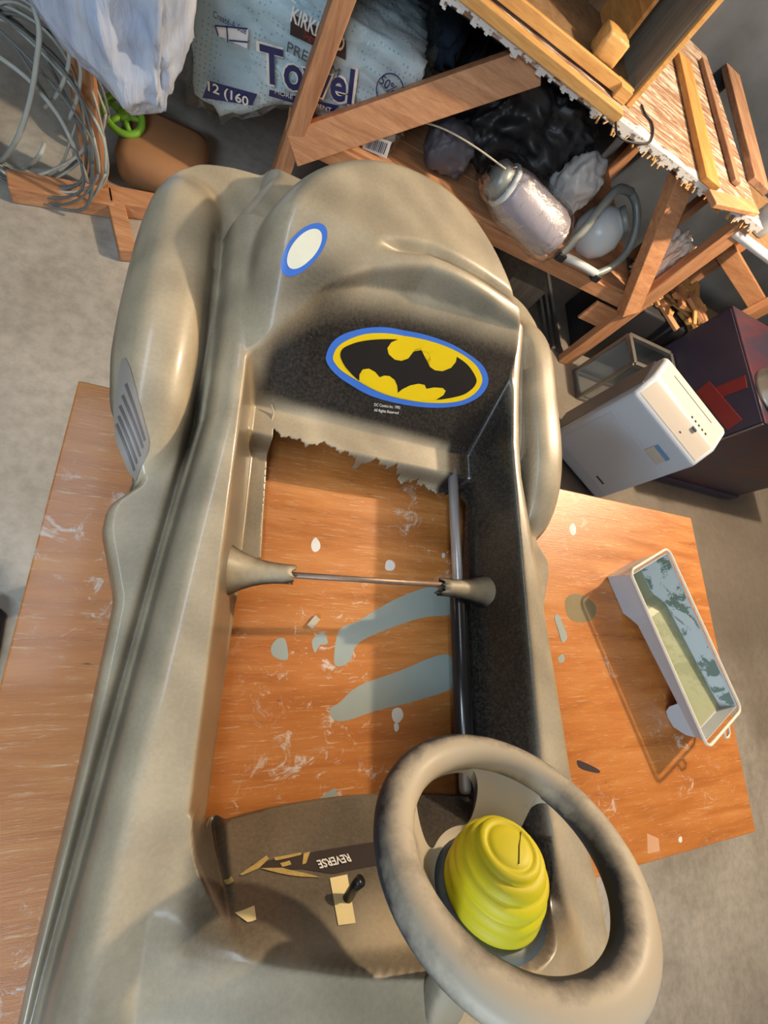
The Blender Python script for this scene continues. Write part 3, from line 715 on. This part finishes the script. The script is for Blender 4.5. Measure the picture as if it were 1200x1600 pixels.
from_bm('tube_sleeve', tube_bm([(.1385, .085, .050), (.139, .075, .050), (.141, -.125, .048), (.141, -.130, .048)], [.0085, .0125, .0130, .0090], 24), MAT['black_gloss'], car, True)
# torn curl of plastic at the seat corner
tc = dash_pt(424, 690)
from_bm('torn_edge', tube_bm([(-.146, .262, .046), (-.149, .275, .052), (-.147, .292, .060), (-.152, .300, .066)], [.0022, .0018, .0014, .0006], 6), MAT['torn'], car, True)

# --- steering wheel (local frame: z = axle of the wheel, towards the driver)
WC = Vector((.236 - CX, -.131, .292)); WN = Vector((-.047, .802, .596)).normalized()
wx = (Vector((1, 0, 0)) - WN * WN.x).normalized(); wy = WN.cross(wx)
WM = Matrix((wx, wy, WN)).transposed().to_4x4(); WM.translation = WC
def rim_bm(R=.0815, a=.0142, b=.0125, n=96, m=20):
    bm = bmesh.new(); rings = []
    for i in range(n):
        t = 2 * PI * i / n
        rings.append([bm.verts.new(((R + a * math.cos(p)) * math.cos(t), (R + a * math.cos(p)) * math.sin(t), b * math.sin(p))) for p in [2 * PI * k / m for k in range(m)]])
    for i in range(n):
        A, B = rings[i], rings[(i + 1) % n]
        for k in range(m): bm.faces.new((A[k], A[(k + 1) % m], B[(k + 1) % m], B[k]))
    return bm
wheel = from_bm('steering_wheel', rim_bm(), MAT['wheel'], car, True); wheel.matrix_local = WM
wheel['label'] = 'dusty two-spoke steering wheel with a yellow horn'
HUBD = -.046
def dish():
    NR, NA = 40, 150; R = np.linspace(.026, .078, NR)[:, None] * np.ones((1, NA)); T = np.linspace(0, 1, NA)[None, :] * np.ones((NR, 1))
    t = (R - .026) / .052
    fil = .30 * np.clip((t - .72) / .28, 0, 1) ** 2 + .22 * np.clip((.25 - t) / .25, 0, 1) ** 2
    th = np.radians(32) - fil + T * (np.radians(206 - 32) + 2 * fil)
    # the small oval opening at the bottom of the wheel, in polar units
    def sd(r, a):
        rr = r - (.0572 + .0015 * np.cos(2 * (a - 1.85))); aa = (a - math.radians(107)) * .057
        return np.hypot(np.clip(np.abs(aa) - .021, 0, 1), rr) - .0125
    h = sd(R, th); e = 1e-4
    gr = (sd(R + e, th) - sd(R - e, th)) / (2 * e); ga = (sd(R, th + e / .057) - sd(R, th - e / .057)) / (2 * e)
    near = np.abs(h) < .0010; g2 = np.maximum(gr ** 2 + ga ** 2, .3)
    R = np.where(near, R - h * gr / g2, R); th = np.where(near, th - h * ga / g2 / .057, th); h = np.where(near, 0, h)
    t = np.clip((R - .0385) / .0395, 0, 1); Z = HUBD * (1 - sstep(0, 1, t) ** .9) + .002
    co = np.stack([R * np.cos(th), R * np.sin(th), Z], -1).reshape(-1, 3); idx = np.arange(NR * NA).reshape(NR, NA)
    q = np.stack([idx[:-1, :-1], idx[1:, :-1], idx[1:, 1:], idx[:-1, 1:]], -1); hm = (h[:-1, :-1] + h[1:, :-1] + h[1:, 1:] + h[:-1, 1:]) / 4
    q = q[hm > 2e-6]
    me = bpy.data.meshes.new('spoke_web'); me.from_pydata(co.tolist(), [], q.tolist()); me.polygons.foreach_set('use_smooth', [True] * len(me.polygons)); me.materials.append(MAT['wheel'])
    o = link(bpy.data.objects.new('spoke_web', me), wheel)
    bm = bmesh.new(); bm.from_mesh(me); r_ = bmesh.ops.extrude_face_region(bm, geom=bm.faces[:])
    bmesh.ops.translate(bm, vec=(0, 0, -.010), verts=[v for v in r_['geom'] if isinstance(v, bmesh.types.BMVert)])
    bmesh.ops.recalc_face_normals(bm, faces=bm.faces); bm.to_mesh(me); bm.free()
    me.polygons.foreach_set('use_smooth', [True] * len(me.polygons)); me.set_sharp_from_angle(angle=.9)
dish()
from_bm('hub', lathe_bm([(0, -.075), (.026, -.075), (.031, -.070), (.034, -.052), (.040, -.047), (.041, -.043), (.036, -.041), (.030, -.041), (0, -.041)], 40), MAT['hub'], wheel, True)
horn = from_bm('horn_button', lathe_bm([(.026, -.043), (.0315, -.042), (.0335, -.038), (.0335, -.034), (.0318, -.031), (.0328, -.0285), (.0328, -.024), (.0310, -.021), (.0305, -.0205), (.0312, -.018), (.0305, -.0125), (.0282, -.010), (.0268, -.0098), (.0268, -.007), (.0252, -.0025), (.0222, -.0005), (.0212, -.0008), (.0208, .0022), (.0185, .0042), (.0160, .0042), (.0148, .0030), (.0138, .0042), (.010, .0052), (0, .0056)], 48), MAT['yellow'], wheel, True)
horn.scale = (1.06, 1.06, 1.0); horn['label'] = 'yellow ringed beehive-shaped horn button'
bm = tube_bm([(-.002, -.012, .0055), (.006, -.002, .0058), (.014, .006, .0046), (.020, .010, .0022)], .0004, 5)
from_bm('crack', bm, MAT['crack'], wheel, True)
# steering column shroud rising out of the hood
sh = bmesh.new(); n = 32; rings = []
for t, r in ((-.066, .016), (-.08, .016), (-.11, .016), (-.15, .016), (-.20, .016)):
    c_ = WC + WN * t
    rings.append([sh.verts.new(c_ + (wx * math.copysign(abs(math.cos(a)) ** .6, math.cos(a)) * 1.15 + wy * math.copysign(abs(math.sin(a)) ** .6, math.sin(a)) * .85) * r) for a in [2 * PI * k / n for k in range(n)]])
for A, B in zip(rings, rings[1:]):
    for k in range(n): sh.faces.new((A[k], A[(k + 1) % n], B[(k + 1) % n], B[k]))
sh.faces.new(rings[0]); sh.faces.new(rings[-1][::-1])
from_bm('column_shroud', sh, MAT['shell_part'], car, True)
# ---------------------------------------------------------------- clutter
from mathutils import noise as mn
def blob_bm(c, s, e=.6, amp=.0, nscale=6, cuts=14, seed=0, fn=None):
    """soft rounded box; e = 1 sphere, towards 0 a box"""
    bm = bmesh.new(); bmesh.ops.create_cube(bm, size=2); bmesh.ops.subdivide_edges(bm, edges=bm.edges[:], cuts=cuts, use_grid_fill=True)
    for v in bm.verts:
        p = v.co.copy(); q = p.normalized(); p = p.lerp(q, e) if e < 1 else q
        n = mn.fractal(p * nscale * .35 + Vector((seed * 3.1, seed * 1.7, 0)), .6, 2.1, 4)
        p = Vector((p.x * s[0], p.y * s[1], p.z * s[2])) + q * amp * n
        if fn: p = fn(p)
        v.co = p + Vector(c)
    return bm
def single(name, bm, mat, label, cat, smooth=True, group=None, bevel=0, kind=None):
    lo = Vector((min(v.co.x for v in bm.verts), min(v.co.y for v in bm.verts), min(v.co.z for v in bm.verts)))
    hi = Vector((max(v.co.x for v in bm.verts), max(v.co.y for v in bm.verts), max(v.co.z for v in bm.verts)))
    o_ = Vector(((lo.x + hi.x) / 2, (lo.y + hi.y) / 2, lo.z)); bmesh.ops.translate(bm, vec=-o_, verts=bm.verts)
    return tag(from_bm(name, bm, mat, None, smooth, o_, bevel=bevel), label, cat, group, kind)

# paper towel pack on the shelf
SH = SZ + .011
pk = thing('paper_towel_pack', 'plastic-wrapped pack of paper towels with blue lettering on the workbench shelf', 'paper towels', (.15, 1.78, SH))
def pk_fn(p):
    if p.z < 0: p.z *= 1 + 1.0 * max(0, min(1, (-p.x - .02) / .20))      # the left end sags over the shelf end
    return p
PKC = Vector((.00, 0, .135))
from_bm('wrapper', blob_bm(PKC, (.325, .165, .135), .16, .016, 9, 20, 1, pk_fn), MAT['towel'], pk, True)
from_bm('film', blob_bm(PKC + Vector((0, .01, .02)), (.350, .195, .158), .22, .030, 12, 22, 4, pk_fn), MAT['film'], pk, True)
for k in range(6):
    for j in range(2):
        from_bm('towel_roll', lathe_bm([(.018, 0), (.046, 0), (.048, .004), (.048, .116), (.046, .12), (.018, .12)], 16, None, Matrix.Translation((-.26 + .103 * k, -.05 + .11 * j, .006))), MAT['white_paper'], pk, True)
FY = 1.596                                                     # printed face
def pk_text(txt, px, py, width, size, mat, rot=0, off=0, bold=0, parent=None, ext=.0003):
    o_ = PY(px, py, FY - off) - Vector(pk.location); a = math.radians(rot)
    return text_mesh('lettering', txt, size, mat, parent or pk, o_, (math.cos(a), 0, math.sin(a)), (-math.sin(a), 0, math.cos(a)), fit=width, bold=bold, ext=ext)
def pk_panel(name, pxs, mat, off=0):
    pts = [PY(a, b, FY - off) - Vector(pk.location) for a, b in pxs]
    bm = bmesh.new(); bm.faces.new([bm.verts.new(p) for p in pts]); return from_bm(name, bm, mat, pk)
pk_panel('brand_strip', [(455, 21), (541, 64), (540, 94), (453, 54)], MAT['print_brown'])
pk_text('KIRKLAND', 497, 48, .148, .044, MAT['print_white'], 0, .002, .001)
pk_text('Signature', 497, 66, .08, .020, MAT['print_red'], 0, .002)
pk_text('PREMIUM', 490, 95, .15, .034, MAT['print_grey'], 3, .001)
pk_text('Towel', 482, 122, .285, .125, MAT['print_white'], 14, .001, .006)
pk_text('Towel', 482, 122, .268, .120, MAT['print_navy'], 14, .003, .0025)
pk_panel('banner', [(421, 140), (470, 152), (530, 165), (520, 174), (465, 163), (420, 150)], MAT['print_navy'], .001)
pk_text('MORE ABSORBENT', 474, 158, .17, .015, MAT['print_white'], 10, .003)
pk_text('Create-A-Size', 359, 36, .085, .020, MAT['print_navy'], 2, .002)
pk_panel('size_panel', [(335, 40), (388, 46), (386, 76), (352, 60), (340, 56)], MAT['white_paper'], .000)
for a, b in (((354, 40), (356, 66)), ((336, 40), (387, 45)), ((358, 63), (387, 66)), ((336, 40), (341, 56))):
    d_ = PY(*b, FY - .002) - PY(*a, FY - .002)
    from_bm('size_line', beam_bm(PY(*a, FY - .002) - Vector(pk.location), PY(*b, FY - .002) - Vector(pk.location), .0030, .0010, (0, 1, 0)), MAT['print_navy'], pk)
pk_panel('count_strip', [(326, 126), (402, 147), (394, 165), (316, 153)], MAT['print_navy'], .012)
pk_text('12 (160', 355, 147, .115, .034, MAT['print_white'], 6, .016, .0006)
cc_ = PY(609, 141, FY) - Vector(pk.location)
from_bm('badge_ring', tube_bm([(cc_.x + .040 * math.cos(a), cc_.y, cc_.z + .040 * math.sin(a)) for a in [2 * PI * k / 40 for k in range(40)]], .0016, 6, True), MAT['print_navy'], pk)
pk_text('50%', 606, 133, .052, .034, MAT['print_navy'], -8, .001)
pk_text('MORE', 603, 141, .034, .012, MAT['print_grey'], -8, .001)
bc = pk_panel('barcode_label', [(571, 207), (612, 222), (604, 248), (566, 232)], MAT['white_paper'], .004)
for k in range(11):
    t_ = k / 10; a_p = (578 + 27 * t_, 214 + 10 * t_); b_p = (572 + 27 * t_, 231 + 10 * t_)
    from_bm('bar', beam_bm(PY(*a_p, FY - .006) - Vector(pk.location), PY(*b_p, FY - .006) - Vector(pk.location), (.0022, .0040, .0030)[k % 3], .0008, (0, 1, 0)), MAT['print_grey'], bc)

# milky bag hanging from the bench corner
def bag_fn(p):
    p.z += (.62 * max(0, .10 - p.x) - .03) * (1 if p.z < 0 else .2); t = max(0, p.z - .12) / .25
    p.x *= 1 - .35 * min(1, t); p.y *= 1 - .4 * min(1, t)
    p.x += .008 * math.sin(p.x * 70 + p.z * 8); p.y += .012 * math.sin(p.x * 55 + 2 + p.z * 6); return p
bagm = single('plastic_bag', blob_bm((-.36, 1.35, .725), (.215, .085, .30), .66, .018, 5, 30, 2, bag_fn), MAT['bag'], 'milky bluish plastic bag hanging at the left end of the workbench', 'bag')
from_bm('bag_tie', tube_bm([Vector(a) - Vector(bagm.location) for a in ((-.37, 1.36, 1.0), (-.34, 1.44, 1.03), (-.29, 1.55, .985), (-.28, 1.58, .892))], [.02, .012, .010, .014], 8), MAT['bag'], bagm, True)
# wire coil
wc = thing('wire_coil', 'loose coil of pale grey cable leaning against the left bench leg', 'cable', (-.52, 1.38, 0))
WO = Vector(wc.location)
def strand(ctrl, r, mat, n=60): from_bm('cable_loop', tube_bm([p - WO for p in curve_pts(ctrl, n)], r, 8), MAT[mat], wc, True)
strand([PY(52, 10, 1.36), PY(61, 45, 1.345), PY(58, 90, 1.335), PY(46, 160, 1.32), PY(24, 222, 1.30), P(-8, 262, .008), P(-60, 300, .008)], .0058, 'wire')
strand([PY(-20, 78, 1.37), PY(12, 98, 1.36), PY(50, 130, 1.355), PY(92, 182, 1.35), PY(118, 235, 1.35), PY(138, 285, 1.36)], .0058, 'wire')
strand([PY(108, 72, 1.41), PY(107, 100, 1.40), PY(98, 130, 1.39), PY(86, 152, 1.39), PY(70, 168, 1.4)], .0048, 'wire')
strand([PY(122, 90, 1.41), PY(126, 115, 1.40), PY(120, 155, 1.39), PY(108, 186, 1.39)], .0045, 'wire')
strand([PY(70, 225, 1.33), PY(60, 245, 1.30), P(40, 262, .007), P(12, 276, .007)], .0055, 'wire')
for k in range(12):
    cx_, cz_ = -.57 + random.uniform(-.03, .03), .23 + random.uniform(-.02, .02); rx, rz_ = random.uniform(.15, .21), random.uniform(.18, .225); ti = random.uniform(-.25, .25); yy = random.uniform(1.37, 1.42)
    strand([(cx_ + rx * math.cos(a) + .02 * math.sin(3 * a + k), yy + .05 * math.sin(a + ti * 5) + ti * .1, max(.008, cz_ + rz_ * math.sin(a) + ti * rx * math.cos(a))) for a in [2 * PI * i / 14 for i in range(15)]], random.uniform(.0032, .0045), 'wire_dark' if k % 2 else 'wire', 56)
# brown carton and the green handwheel on it
single('brown_carton', box_bm((-.235, 1.64, .070), (.27, .26, .140)), MAT['cardboard'], 'brown carton on the floor behind the left bench leg', 'box', bevel=.045)
hw = thing('green_handwheel', 'small lime green spoked plastic wheel lying on the brown carton', 'wheel', (-.352, 1.625, .165)); hw.rotation_euler = (.45, 0, .2)
from_bm('wheel_rim', tube_bm([(.052 * math.cos(a), .052 * math.sin(a), .0) for a in [2 * PI * k / 36 for k in range(36)]], .011, 10, True), MAT['green'], hw, True)
for k in range(5):
    a = 2 * PI * k / 5; from_bm('spoke', tube_bm([(.01 * math.cos(a), .01 * math.sin(a), .004), (.048 * math.cos(a), .048 * math.sin(a), 0)], [.010, .008], 8), MAT['green'], hw, True)
from_bm('hub', lathe_bm([(0, -.01), (.018, -.01), (.020, .008), (.012, .016), (0, .017)], 20), MAT['green'], hw, True)

# things on the shelf
single('blue_cloth_bundle', blob_bm((.42, 2.20, SH + .20), (.26, .13, .17), .6, .05, 8, 16, 6), MAT['jeans'], 'dark blue folded cloth bundle behind the paper towels on the shelf', 'cloth')
single('black_strap_bag', blob_bm((.80, 2.20, SH + .19), (.075, .10, .19), .5, .03, 8, 12, 9), MAT['black_bag'], 'narrow black bag standing between blue cloth and bench brace', 'bag')
def drape_fn(p):
    p.z -= .25 * max(0, p.x - .08); p.x += .03 * math.sin(p.z * 18); return p
single('black_bag', blob_bm((.93, 1.87, SH + .185), (.235, .14, .165), .62, .055, 4.5, 28, 3, drape_fn), MAT['black_bag'], 'large slumped black plastic bag behind the wrapped jar', 'bag')
single('grey_pouch', blob_bm((.665, 1.70, SH + .075), (.085, .07, .075), .75, .014, 5, 14, 5), MAT['grey_pouch'], 'small dark grey pouch beside the end of the paper towels', 'bag')
jr = thing('wrapped_jar', 'grey plastic jar lying in clear crinkled film at the shelf front', 'jar', PY(822, 322, 1.60))
ja = (PY(868, 374, 1.575) - PY(762, 262, 1.64)); JL = ja.length; ja.normalize()
jm = ja.to_track_quat('Z', 'Y').to_matrix().to_4x4(); jm.translation = PY(762, 262, 1.64) - Vector(jr.location)
from_bm('jar_body', lathe_bm([(0, .10), (.070, .10), (.078, .112), (.086, .15), (.088, JL - .05), (.080, JL - .018), (.060, JL), (0, JL + .004)], 36, None, jm), MAT['grey_jar'], jr, True)
from_bm('neck_ring', lathe_bm([(.060, .082), (.074, .082), (.076, .090), (.074, .100), (.060, .100)], 32, None, jm), MAT['white_glass'], jr, True)
from_bm('jar_lid', lathe_bm([(0, .028), (.045, .028), (.060, .04), (.064, .085), (0, .085)], 28, None, jm), MAT['hoop'], jr, True)
def film_jar():
    bm = lathe_bm([(0, -.02), (.05, -.01), (.085, .05), (.10, .13), (.104, JL - .05), (.092, JL), (.06, JL + .025), (0, JL + .03)], 40)
    bmesh.ops.subdivide_edges(bm, edges=bm.edges[:], cuts=2, use_grid_fill=True)
    for v in bm.verts: v.co += v.co.normalized() * .012 * mn.fractal(v.co * 18, .6, 2.1, 4)
    bm.transform(jm); return bm
from_bm('clear_film', film_jar(), MAT['film'], jr, True)
single('string', tube_bm(curve_pts([PY(640, 186, 1.66), PY(690, 200, 1.60), PY(740, 228, 1.56), PY(790, 264, 1.525)], 40), .0028, 6), MAT['cord'], 'thin pale cord trailing from the paper towels to the wrapped jar', 'string')
single('pale_bag', blob_bm(PY(898, 288, 1.74), (.085, .07, .115), .85, .02, 5, 14, 8), MAT['bulb'], 'pale silvery plastic bundle between the black bag and the grey hoop', 'bag')
hp_ = thing('hoop_stand', 'grey hoop-shaped metal stand around a white globe on the shelf', 'stand', PY(905, 412, 1.56)); HO = Vector(hp_.location)
def hl(px, r, mat='hoop', name='hoop'): from_bm(name, tube_bm([p - HO for p in curve_pts(px, 40)], r, 10), MAT[mat], hp_, True)
hl([PY(985, 300, 1.78), PY(966, 296, 1.72), PY(945, 318, 1.67), PY(918, 352, 1.62), PY(892, 382, 1.575), PY(877, 398, 1.55)], .017)
hl([PY(877, 398, 1.55), PY(905, 412, 1.55), PY(932, 428, 1.55)], .016, 'white_glass', 'base_bar')
hl([PY(932, 428, 1.55), PY(958, 415, 1.59), PY(982, 390, 1.64), PY(994, 355, 1.70), PY(994, 320, 1.76), PY(985, 300, 1.78)], .015)
for a in ((876, 400), (931, 432)): from_bm('foot', box_bm(PY(a[0], a[1], 1.548) - HO, (.040, .035, .034)), MAT['dark'], hp_, bevel=.006)
gb = PY(936, 362, 1.70)
glb = thing('white_globe', 'white glass lamp globe nested inside the grey hoop', 'globe', gb)
from_bm('globe_shell', lathe_bm([(0, -.105), (.05, -.095), (.085, -.06), (.098, -.01), (.09, .04), (.06, .075), (.042, .085), (.042, .105), (0, .105)], 36, None, Matrix.Rotation(.5, 4, 'Y')), MAT['white_glass'], glb, True)
from_bm('collar', lathe_bm([(.043, .085), (.050, .087), (.050, .108), (.043, .110)], 28, None, Matrix.Rotation(.5, 4, 'Y')), MAT['hoop'], glb, True)
single('crumpled_cloth', blob_bm((1.755, 1.665, SH + .125), (.060, .06, .125), .75, .030, 6, 20, 12), MAT['white_cloth'], 'crumpled whitish rag on the shelf beyond the right brace', 'rag')
# dark carton with the scrap pile on it
single('dark_carton', box_bm((2.03, 1.76, .19), (.44, .32, .38)), MAT['dark'], 'dark box on the floor under the heap of wood scraps', 'box', bevel=.012)
SCR = 'wood scraps heaped on the dark box'
for k in range(64):
    L_ = random.uniform(.07, .20); w2 = random.uniform(.016, .040); t2 = random.uniform(.010, .022); lay = k // 16
    p_ = Vector((random.uniform(1.83, 2.25), random.uniform(1.61, 1.85), .382 + t2 / 2 + lay * .024 + random.uniform(0, .004)))
    a = random.uniform(-1.5, 1.5)
    o = from_bm('wood_scrap', box_bm((0, 0, 0), (L_, w2, t2)), MAT['pine' if k % 3 else 'lumber_x'], None, loc=p_, bevel=.0015); o.rotation_euler = (random.uniform(-.14, .14), random.uniform(-.14, .14), a)
    tag(o, 'short sawn wood offcut in the heap on the dark box', 'wood', SCR)
# framed glass tank behind the post
tk = thing('glass_tank', 'metal-framed glass tank on the floor behind the dehumidifier', 'tank', (1.99, 1.36, 0))
tw, td, th_ = .31, .16, .33
for sx in (0, 1):
    for sy in (0, 1): from_bm('frame_post', box_bm((-.18 + tw * sx, -.06 + td * sy, th_ / 2), (.018, .018, th_)), MAT['aluminium'], tk, bevel=.002)
for z_ in (.010, th_):
    for sy in (0, 1): from_bm('frame_rail', box_bm((-.18 + tw / 2, -.06 + td * sy, z_), (tw, .022, .022)), MAT['aluminium'], tk, bevel=.002)
    for sx in (0, 1): from_bm('frame_rail', box_bm((-.18 + tw * sx, -.06 + td / 2, z_), (.022, td, .022)), MAT['aluminium'], tk, bevel=.002)
for sy in (0, 1): from_bm('pane', box_bm((-.18 + tw / 2, -.06 + td * sy, th_ / 2), (tw - .02, .004, th_ - .02)), MAT['glass'], tk)
for sx in (0, 1): from_bm('pane', box_bm((-.18 + tw * sx, -.06 + td / 2, th_ / 2), (.004, td - .02, th_ - .02)), MAT['glass'], tk)
# metal channels and pale carton under the bench
for k in range(3):
    o = from_bm('metal_channel', box_bm((0, 0, .012), (.022, .62, .024)), MAT['aluminium'], None, loc=(1.60 + .045 * k, 1.86, 0), bevel=.002); o.rotation_euler.z = .04
    tag(o, ('metal channel on the floor under the bench, leftmost of three', 'metal channel on the floor under the bench, middle of three', 'metal channel on the floor under the bench, rightmost of three')[k], 'metal strip', 'metal channels under the bench')
single('pale_carton', box_bm((1.40, 1.88, .07), (.22, .26, .14)), MAT['grey_panel'], 'pale grey carton under the shelf just behind the toy car', 'box', bevel=.004)

# cabinet with red crossed stripes, paint bucket
cab = thing('navy_cabinet', 'dark navy cabinet with red crossed stripes behind the dehumidifier', 'cabinet', (2.60, 1.235, 0)); CO = Vector(cab.location)
from_bm('carcass', box_bm((0, 0, .32), (.90, .61, .60)), MAT['navy_red'], cab, bevel=.004)
from_bm('plinth', box_bm((.02, .02, .010), (.82, .53, .02)), MAT['dark'], cab)
from_bm('base_trim', box_bm((0, -.309, .045), (.90, .012, .05)), MAT['navy'], cab, bevel=.002)
from_bm('side_panel', box_bm((-.453, 0, .32), (.006, .59, .58)), MAT['navy'], cab)
from_bm('edge_trim', box_bm((-.449, -.304, .32), (.006, .006, .58)), MAT['grey_panel'], cab)
for a, b, w_, xx in (((1090, 626), (1166, 596), .060, 2.1435), ((1098, 604), (1148, 664), .065, 2.1405)):
    from_bm('red_stripe', beam_bm(PX(*a, xx) - CO, PX(*b, xx) - CO, w_, .004, (1, 0, 0)), MAT['red'], cab)
bk = thing('paint_bucket', 'tall paint bucket with purple label standing on the navy cabinet', 'bucket', (2.275, 1.10, .62))
from_bm('can', lathe_bm([(0, .003), (.116, .003), (.118, 0), (.124, .002), (.124, .012), (.118, .016), (.118, .30), (.122, .304), (.122, .316), (0, .316)], 48), MAT['tin'], bk, True)
from_bm('label', lathe_bm([(.1185, .045), (.1190, .046), (.1190, .27), (.1185, .271)], 48), MAT['purple'], bk, True)
lb = bmesh.new(); rows = []
for k in range(9):
    a = -PI * .80 + .25 * k / 8; rows.append([lb.verts.new((.1196 * math.cos(a), .1196 * math.sin(a), z)) for z in (.09, .16)])
for A, B in zip(rows, rows[1:]): lb.faces.new((A[0], B[0], B[1], A[1]))
from_bm('label_patch', lb, MAT['white_paper'], bk, True)

# wooden rack on the right
rk = thing('wooden_rack', 'reddish wooden rack frame standing at the right behind the navy cabinet', 'rack', (2.85, 2.0, 0)); RO = Vector(rk.location)
def rpart(name, bm, mat): bmesh.ops.translate(bm, vec=-RO, verts=bm.verts); return from_bm(name, bm, mat, rk, bevel=.003)
rpart('leg', beam_bm((2.86, 1.95, 0), (2.94, 1.95, .95), .085, .05, (0, 1, 0)), MAT['lumber'])
rpart('leg', beam_bm((2.42, 2.05, 0), (2.42, 2.05, .95), .07, .05, (0, 1, 0)), MAT['lumber'])
rpart('rail', beam_bm((2.34, 2.0, .58), (3.0, 2.0, .44), .04, .085), MAT['lumber_x'])
rpart('rail', beam_bm((2.34, 2.0, .90), (3.0, 2.0, .90), .04, .085), MAT['lumber_x'])

# side shelf with a white edge and a bottle
ss = thing('side_shelf', 'white-edged shelf fixed at the right end of the workbench', 'shelf', (2.10, 1.80, 0))
from_bm('shelf_top', box_bm((0, -.02, .822), (.48, .40, .018)), MAT['brown_panel'], ss)
from_bm('white_edge', tube_bm([(-.33, -.235, .822), (.26, -.235, .815)], .017, 12), MAT['white_paper'], ss, True)
for sx in (-1, 1): from_bm('bracket', box_bm((sx * .17, .18, .41), (.04, .04, .81)), MAT['lumber'], ss)
single('white_bottle', lathe_bm([(0, 0), (.045, 0), (.05, .006), (.05, .10), (.042, .13), (.018, .15), (.018, .17), (0, .17)], 24, None, Matrix.Translation((1.93, 1.66, .832))), MAT['white_glass'], 'pale squat bottle on the white-edged side shelf', 'bottle')

# on the bench top
bz = BT + .0005
cr = thing('wooden_crate', 'open pine crate standing on its side on the bench top', 'crate', (.790, 1.835, bz))
cw, cd_, ch = .60, .34, .52
from_bm('side_board', box_bm((cw / 2 - .011, 0, ch / 2), (.022, cd_, ch)), MAT['grey_panel'], cr)
from_bm('side_board', box_bm((-cw / 2 + .011, 0, ch / 2), (.022, cd_, ch)), MAT['grey_panel'], cr)
from_bm('bottom_board', box_bm((0, 0, .016), (cw - .046, cd_, .024)), MAT['brown_panel'], cr)
from_bm('top_board', box_bm((0, 0, ch - .012), (cw - .046, cd_, .022)), MAT['brown_panel'], cr)
for k in range(4): from_bm('back_board', box_bm((-cw / 2 + .085 + .143 * k, cd_ / 2 - .008, ch / 2), (.136, .014, ch - .05)), MAT['brown_panel'], cr)
from_bm('face_strip', box_bm((-.012, -cd_ / 2 - .008, .022), (cw - .024, .014, .032)), MAT['pine'], cr, bevel=.002)
from_bm('face_strip', box_bm((cw / 2 - .004, -cd_ / 2 - .008, ch / 2), (.018, .014, ch)), MAT['pine'], cr, bevel=.002)
from_bm('corner_block', box_bm((cw / 2 - .055, -cd_ / 2 - .006, .018), (.05, .05, .034)), MAT['pine'], cr, bevel=.002)
from_bm('divider', box_bm((cw / 2 - .10, .03, ch / 2), (.012, cd_ - .10, ch - .06)), MAT['pine_y'], cr)
single('pine_block', blob_bm((.93, 1.70, bz + .030 + .035), (.045, .035, .035), .35, .004, 6, 6, 3), MAT['pine'], 'rounded pale wood lump inside the pine crate', 'wood')
def board(a, b, za, zb, w2, t2, mat, label, bev=.003):
    p, q = P(*a, za), P(*b, zb); c_ = (p + q) / 2
    bm = beam_bm(p, q, w2, t2); return single('wood_board', bm, MAT[mat], label, 'board', False, 'boards lying on the bench top', bev)
board((690, -40), (968, 183), bz + .014, bz + .014, .028, .028, 'pine', 'long pale pine batten along the front edge of the bench top')
board((1066, 92), (1110, 288), bz + .012, bz + .012, .082, .022, 'pine_y', 'golden pine board with a pale sawn end, left of the grey boards')
board((1098, 95), (1150, 286), bz + .010, bz + .010, .034, .018, 'old_board', 'narrow weathered strip right of the golden pine board')
board((1128, 60), (1186, 292), bz + .014, bz + .014, .105, .026, 'old_board', 'wide weathered grey-brown board at the bench end')
board((1146, -10), (1215, 104), bz + .012, bz + .012, .050, .022, 'pine_y', 'orange-brown batten at the far back right of the bench')
board((1110, 310), (1178, 326), bz + .010, bz + .010, .06, .018, 'lumber_x', 'reddish offcut at the front right bench corner')
single('black_wire', tube_bm([P(a, b, bz + .004) for a, b in [(p.x, p.y) for p in curve_pts([(966, 168, 0), (962, 190, 0), (966, 212, 0), (985, 222, 0), (1012, 224, 0), (1020, 210, 0), (1018, 192, 0), (1008, 178, 0), (1002, 164, 0)], 60)]], .0035, 6), MAT['dark'], 'bent black wire lying by the corner of the pine crate', 'wire')
# shoe at the left edge
shoe = thing('shoe', 'blue-grey shoe toe on the floor at the left edge', 'shoe', (-.392, .055, 0))
from_bm('sole', blob_bm((0, -.10, .012), (.048, .14, .012), .55, 0, 1, 8), MAT['dark'], shoe, True)
from_bm('upper', blob_bm((0, -.10, .048), (.043, .132, .036), .8, .004, 6, 10), MAT['shoe'], shoe, True)
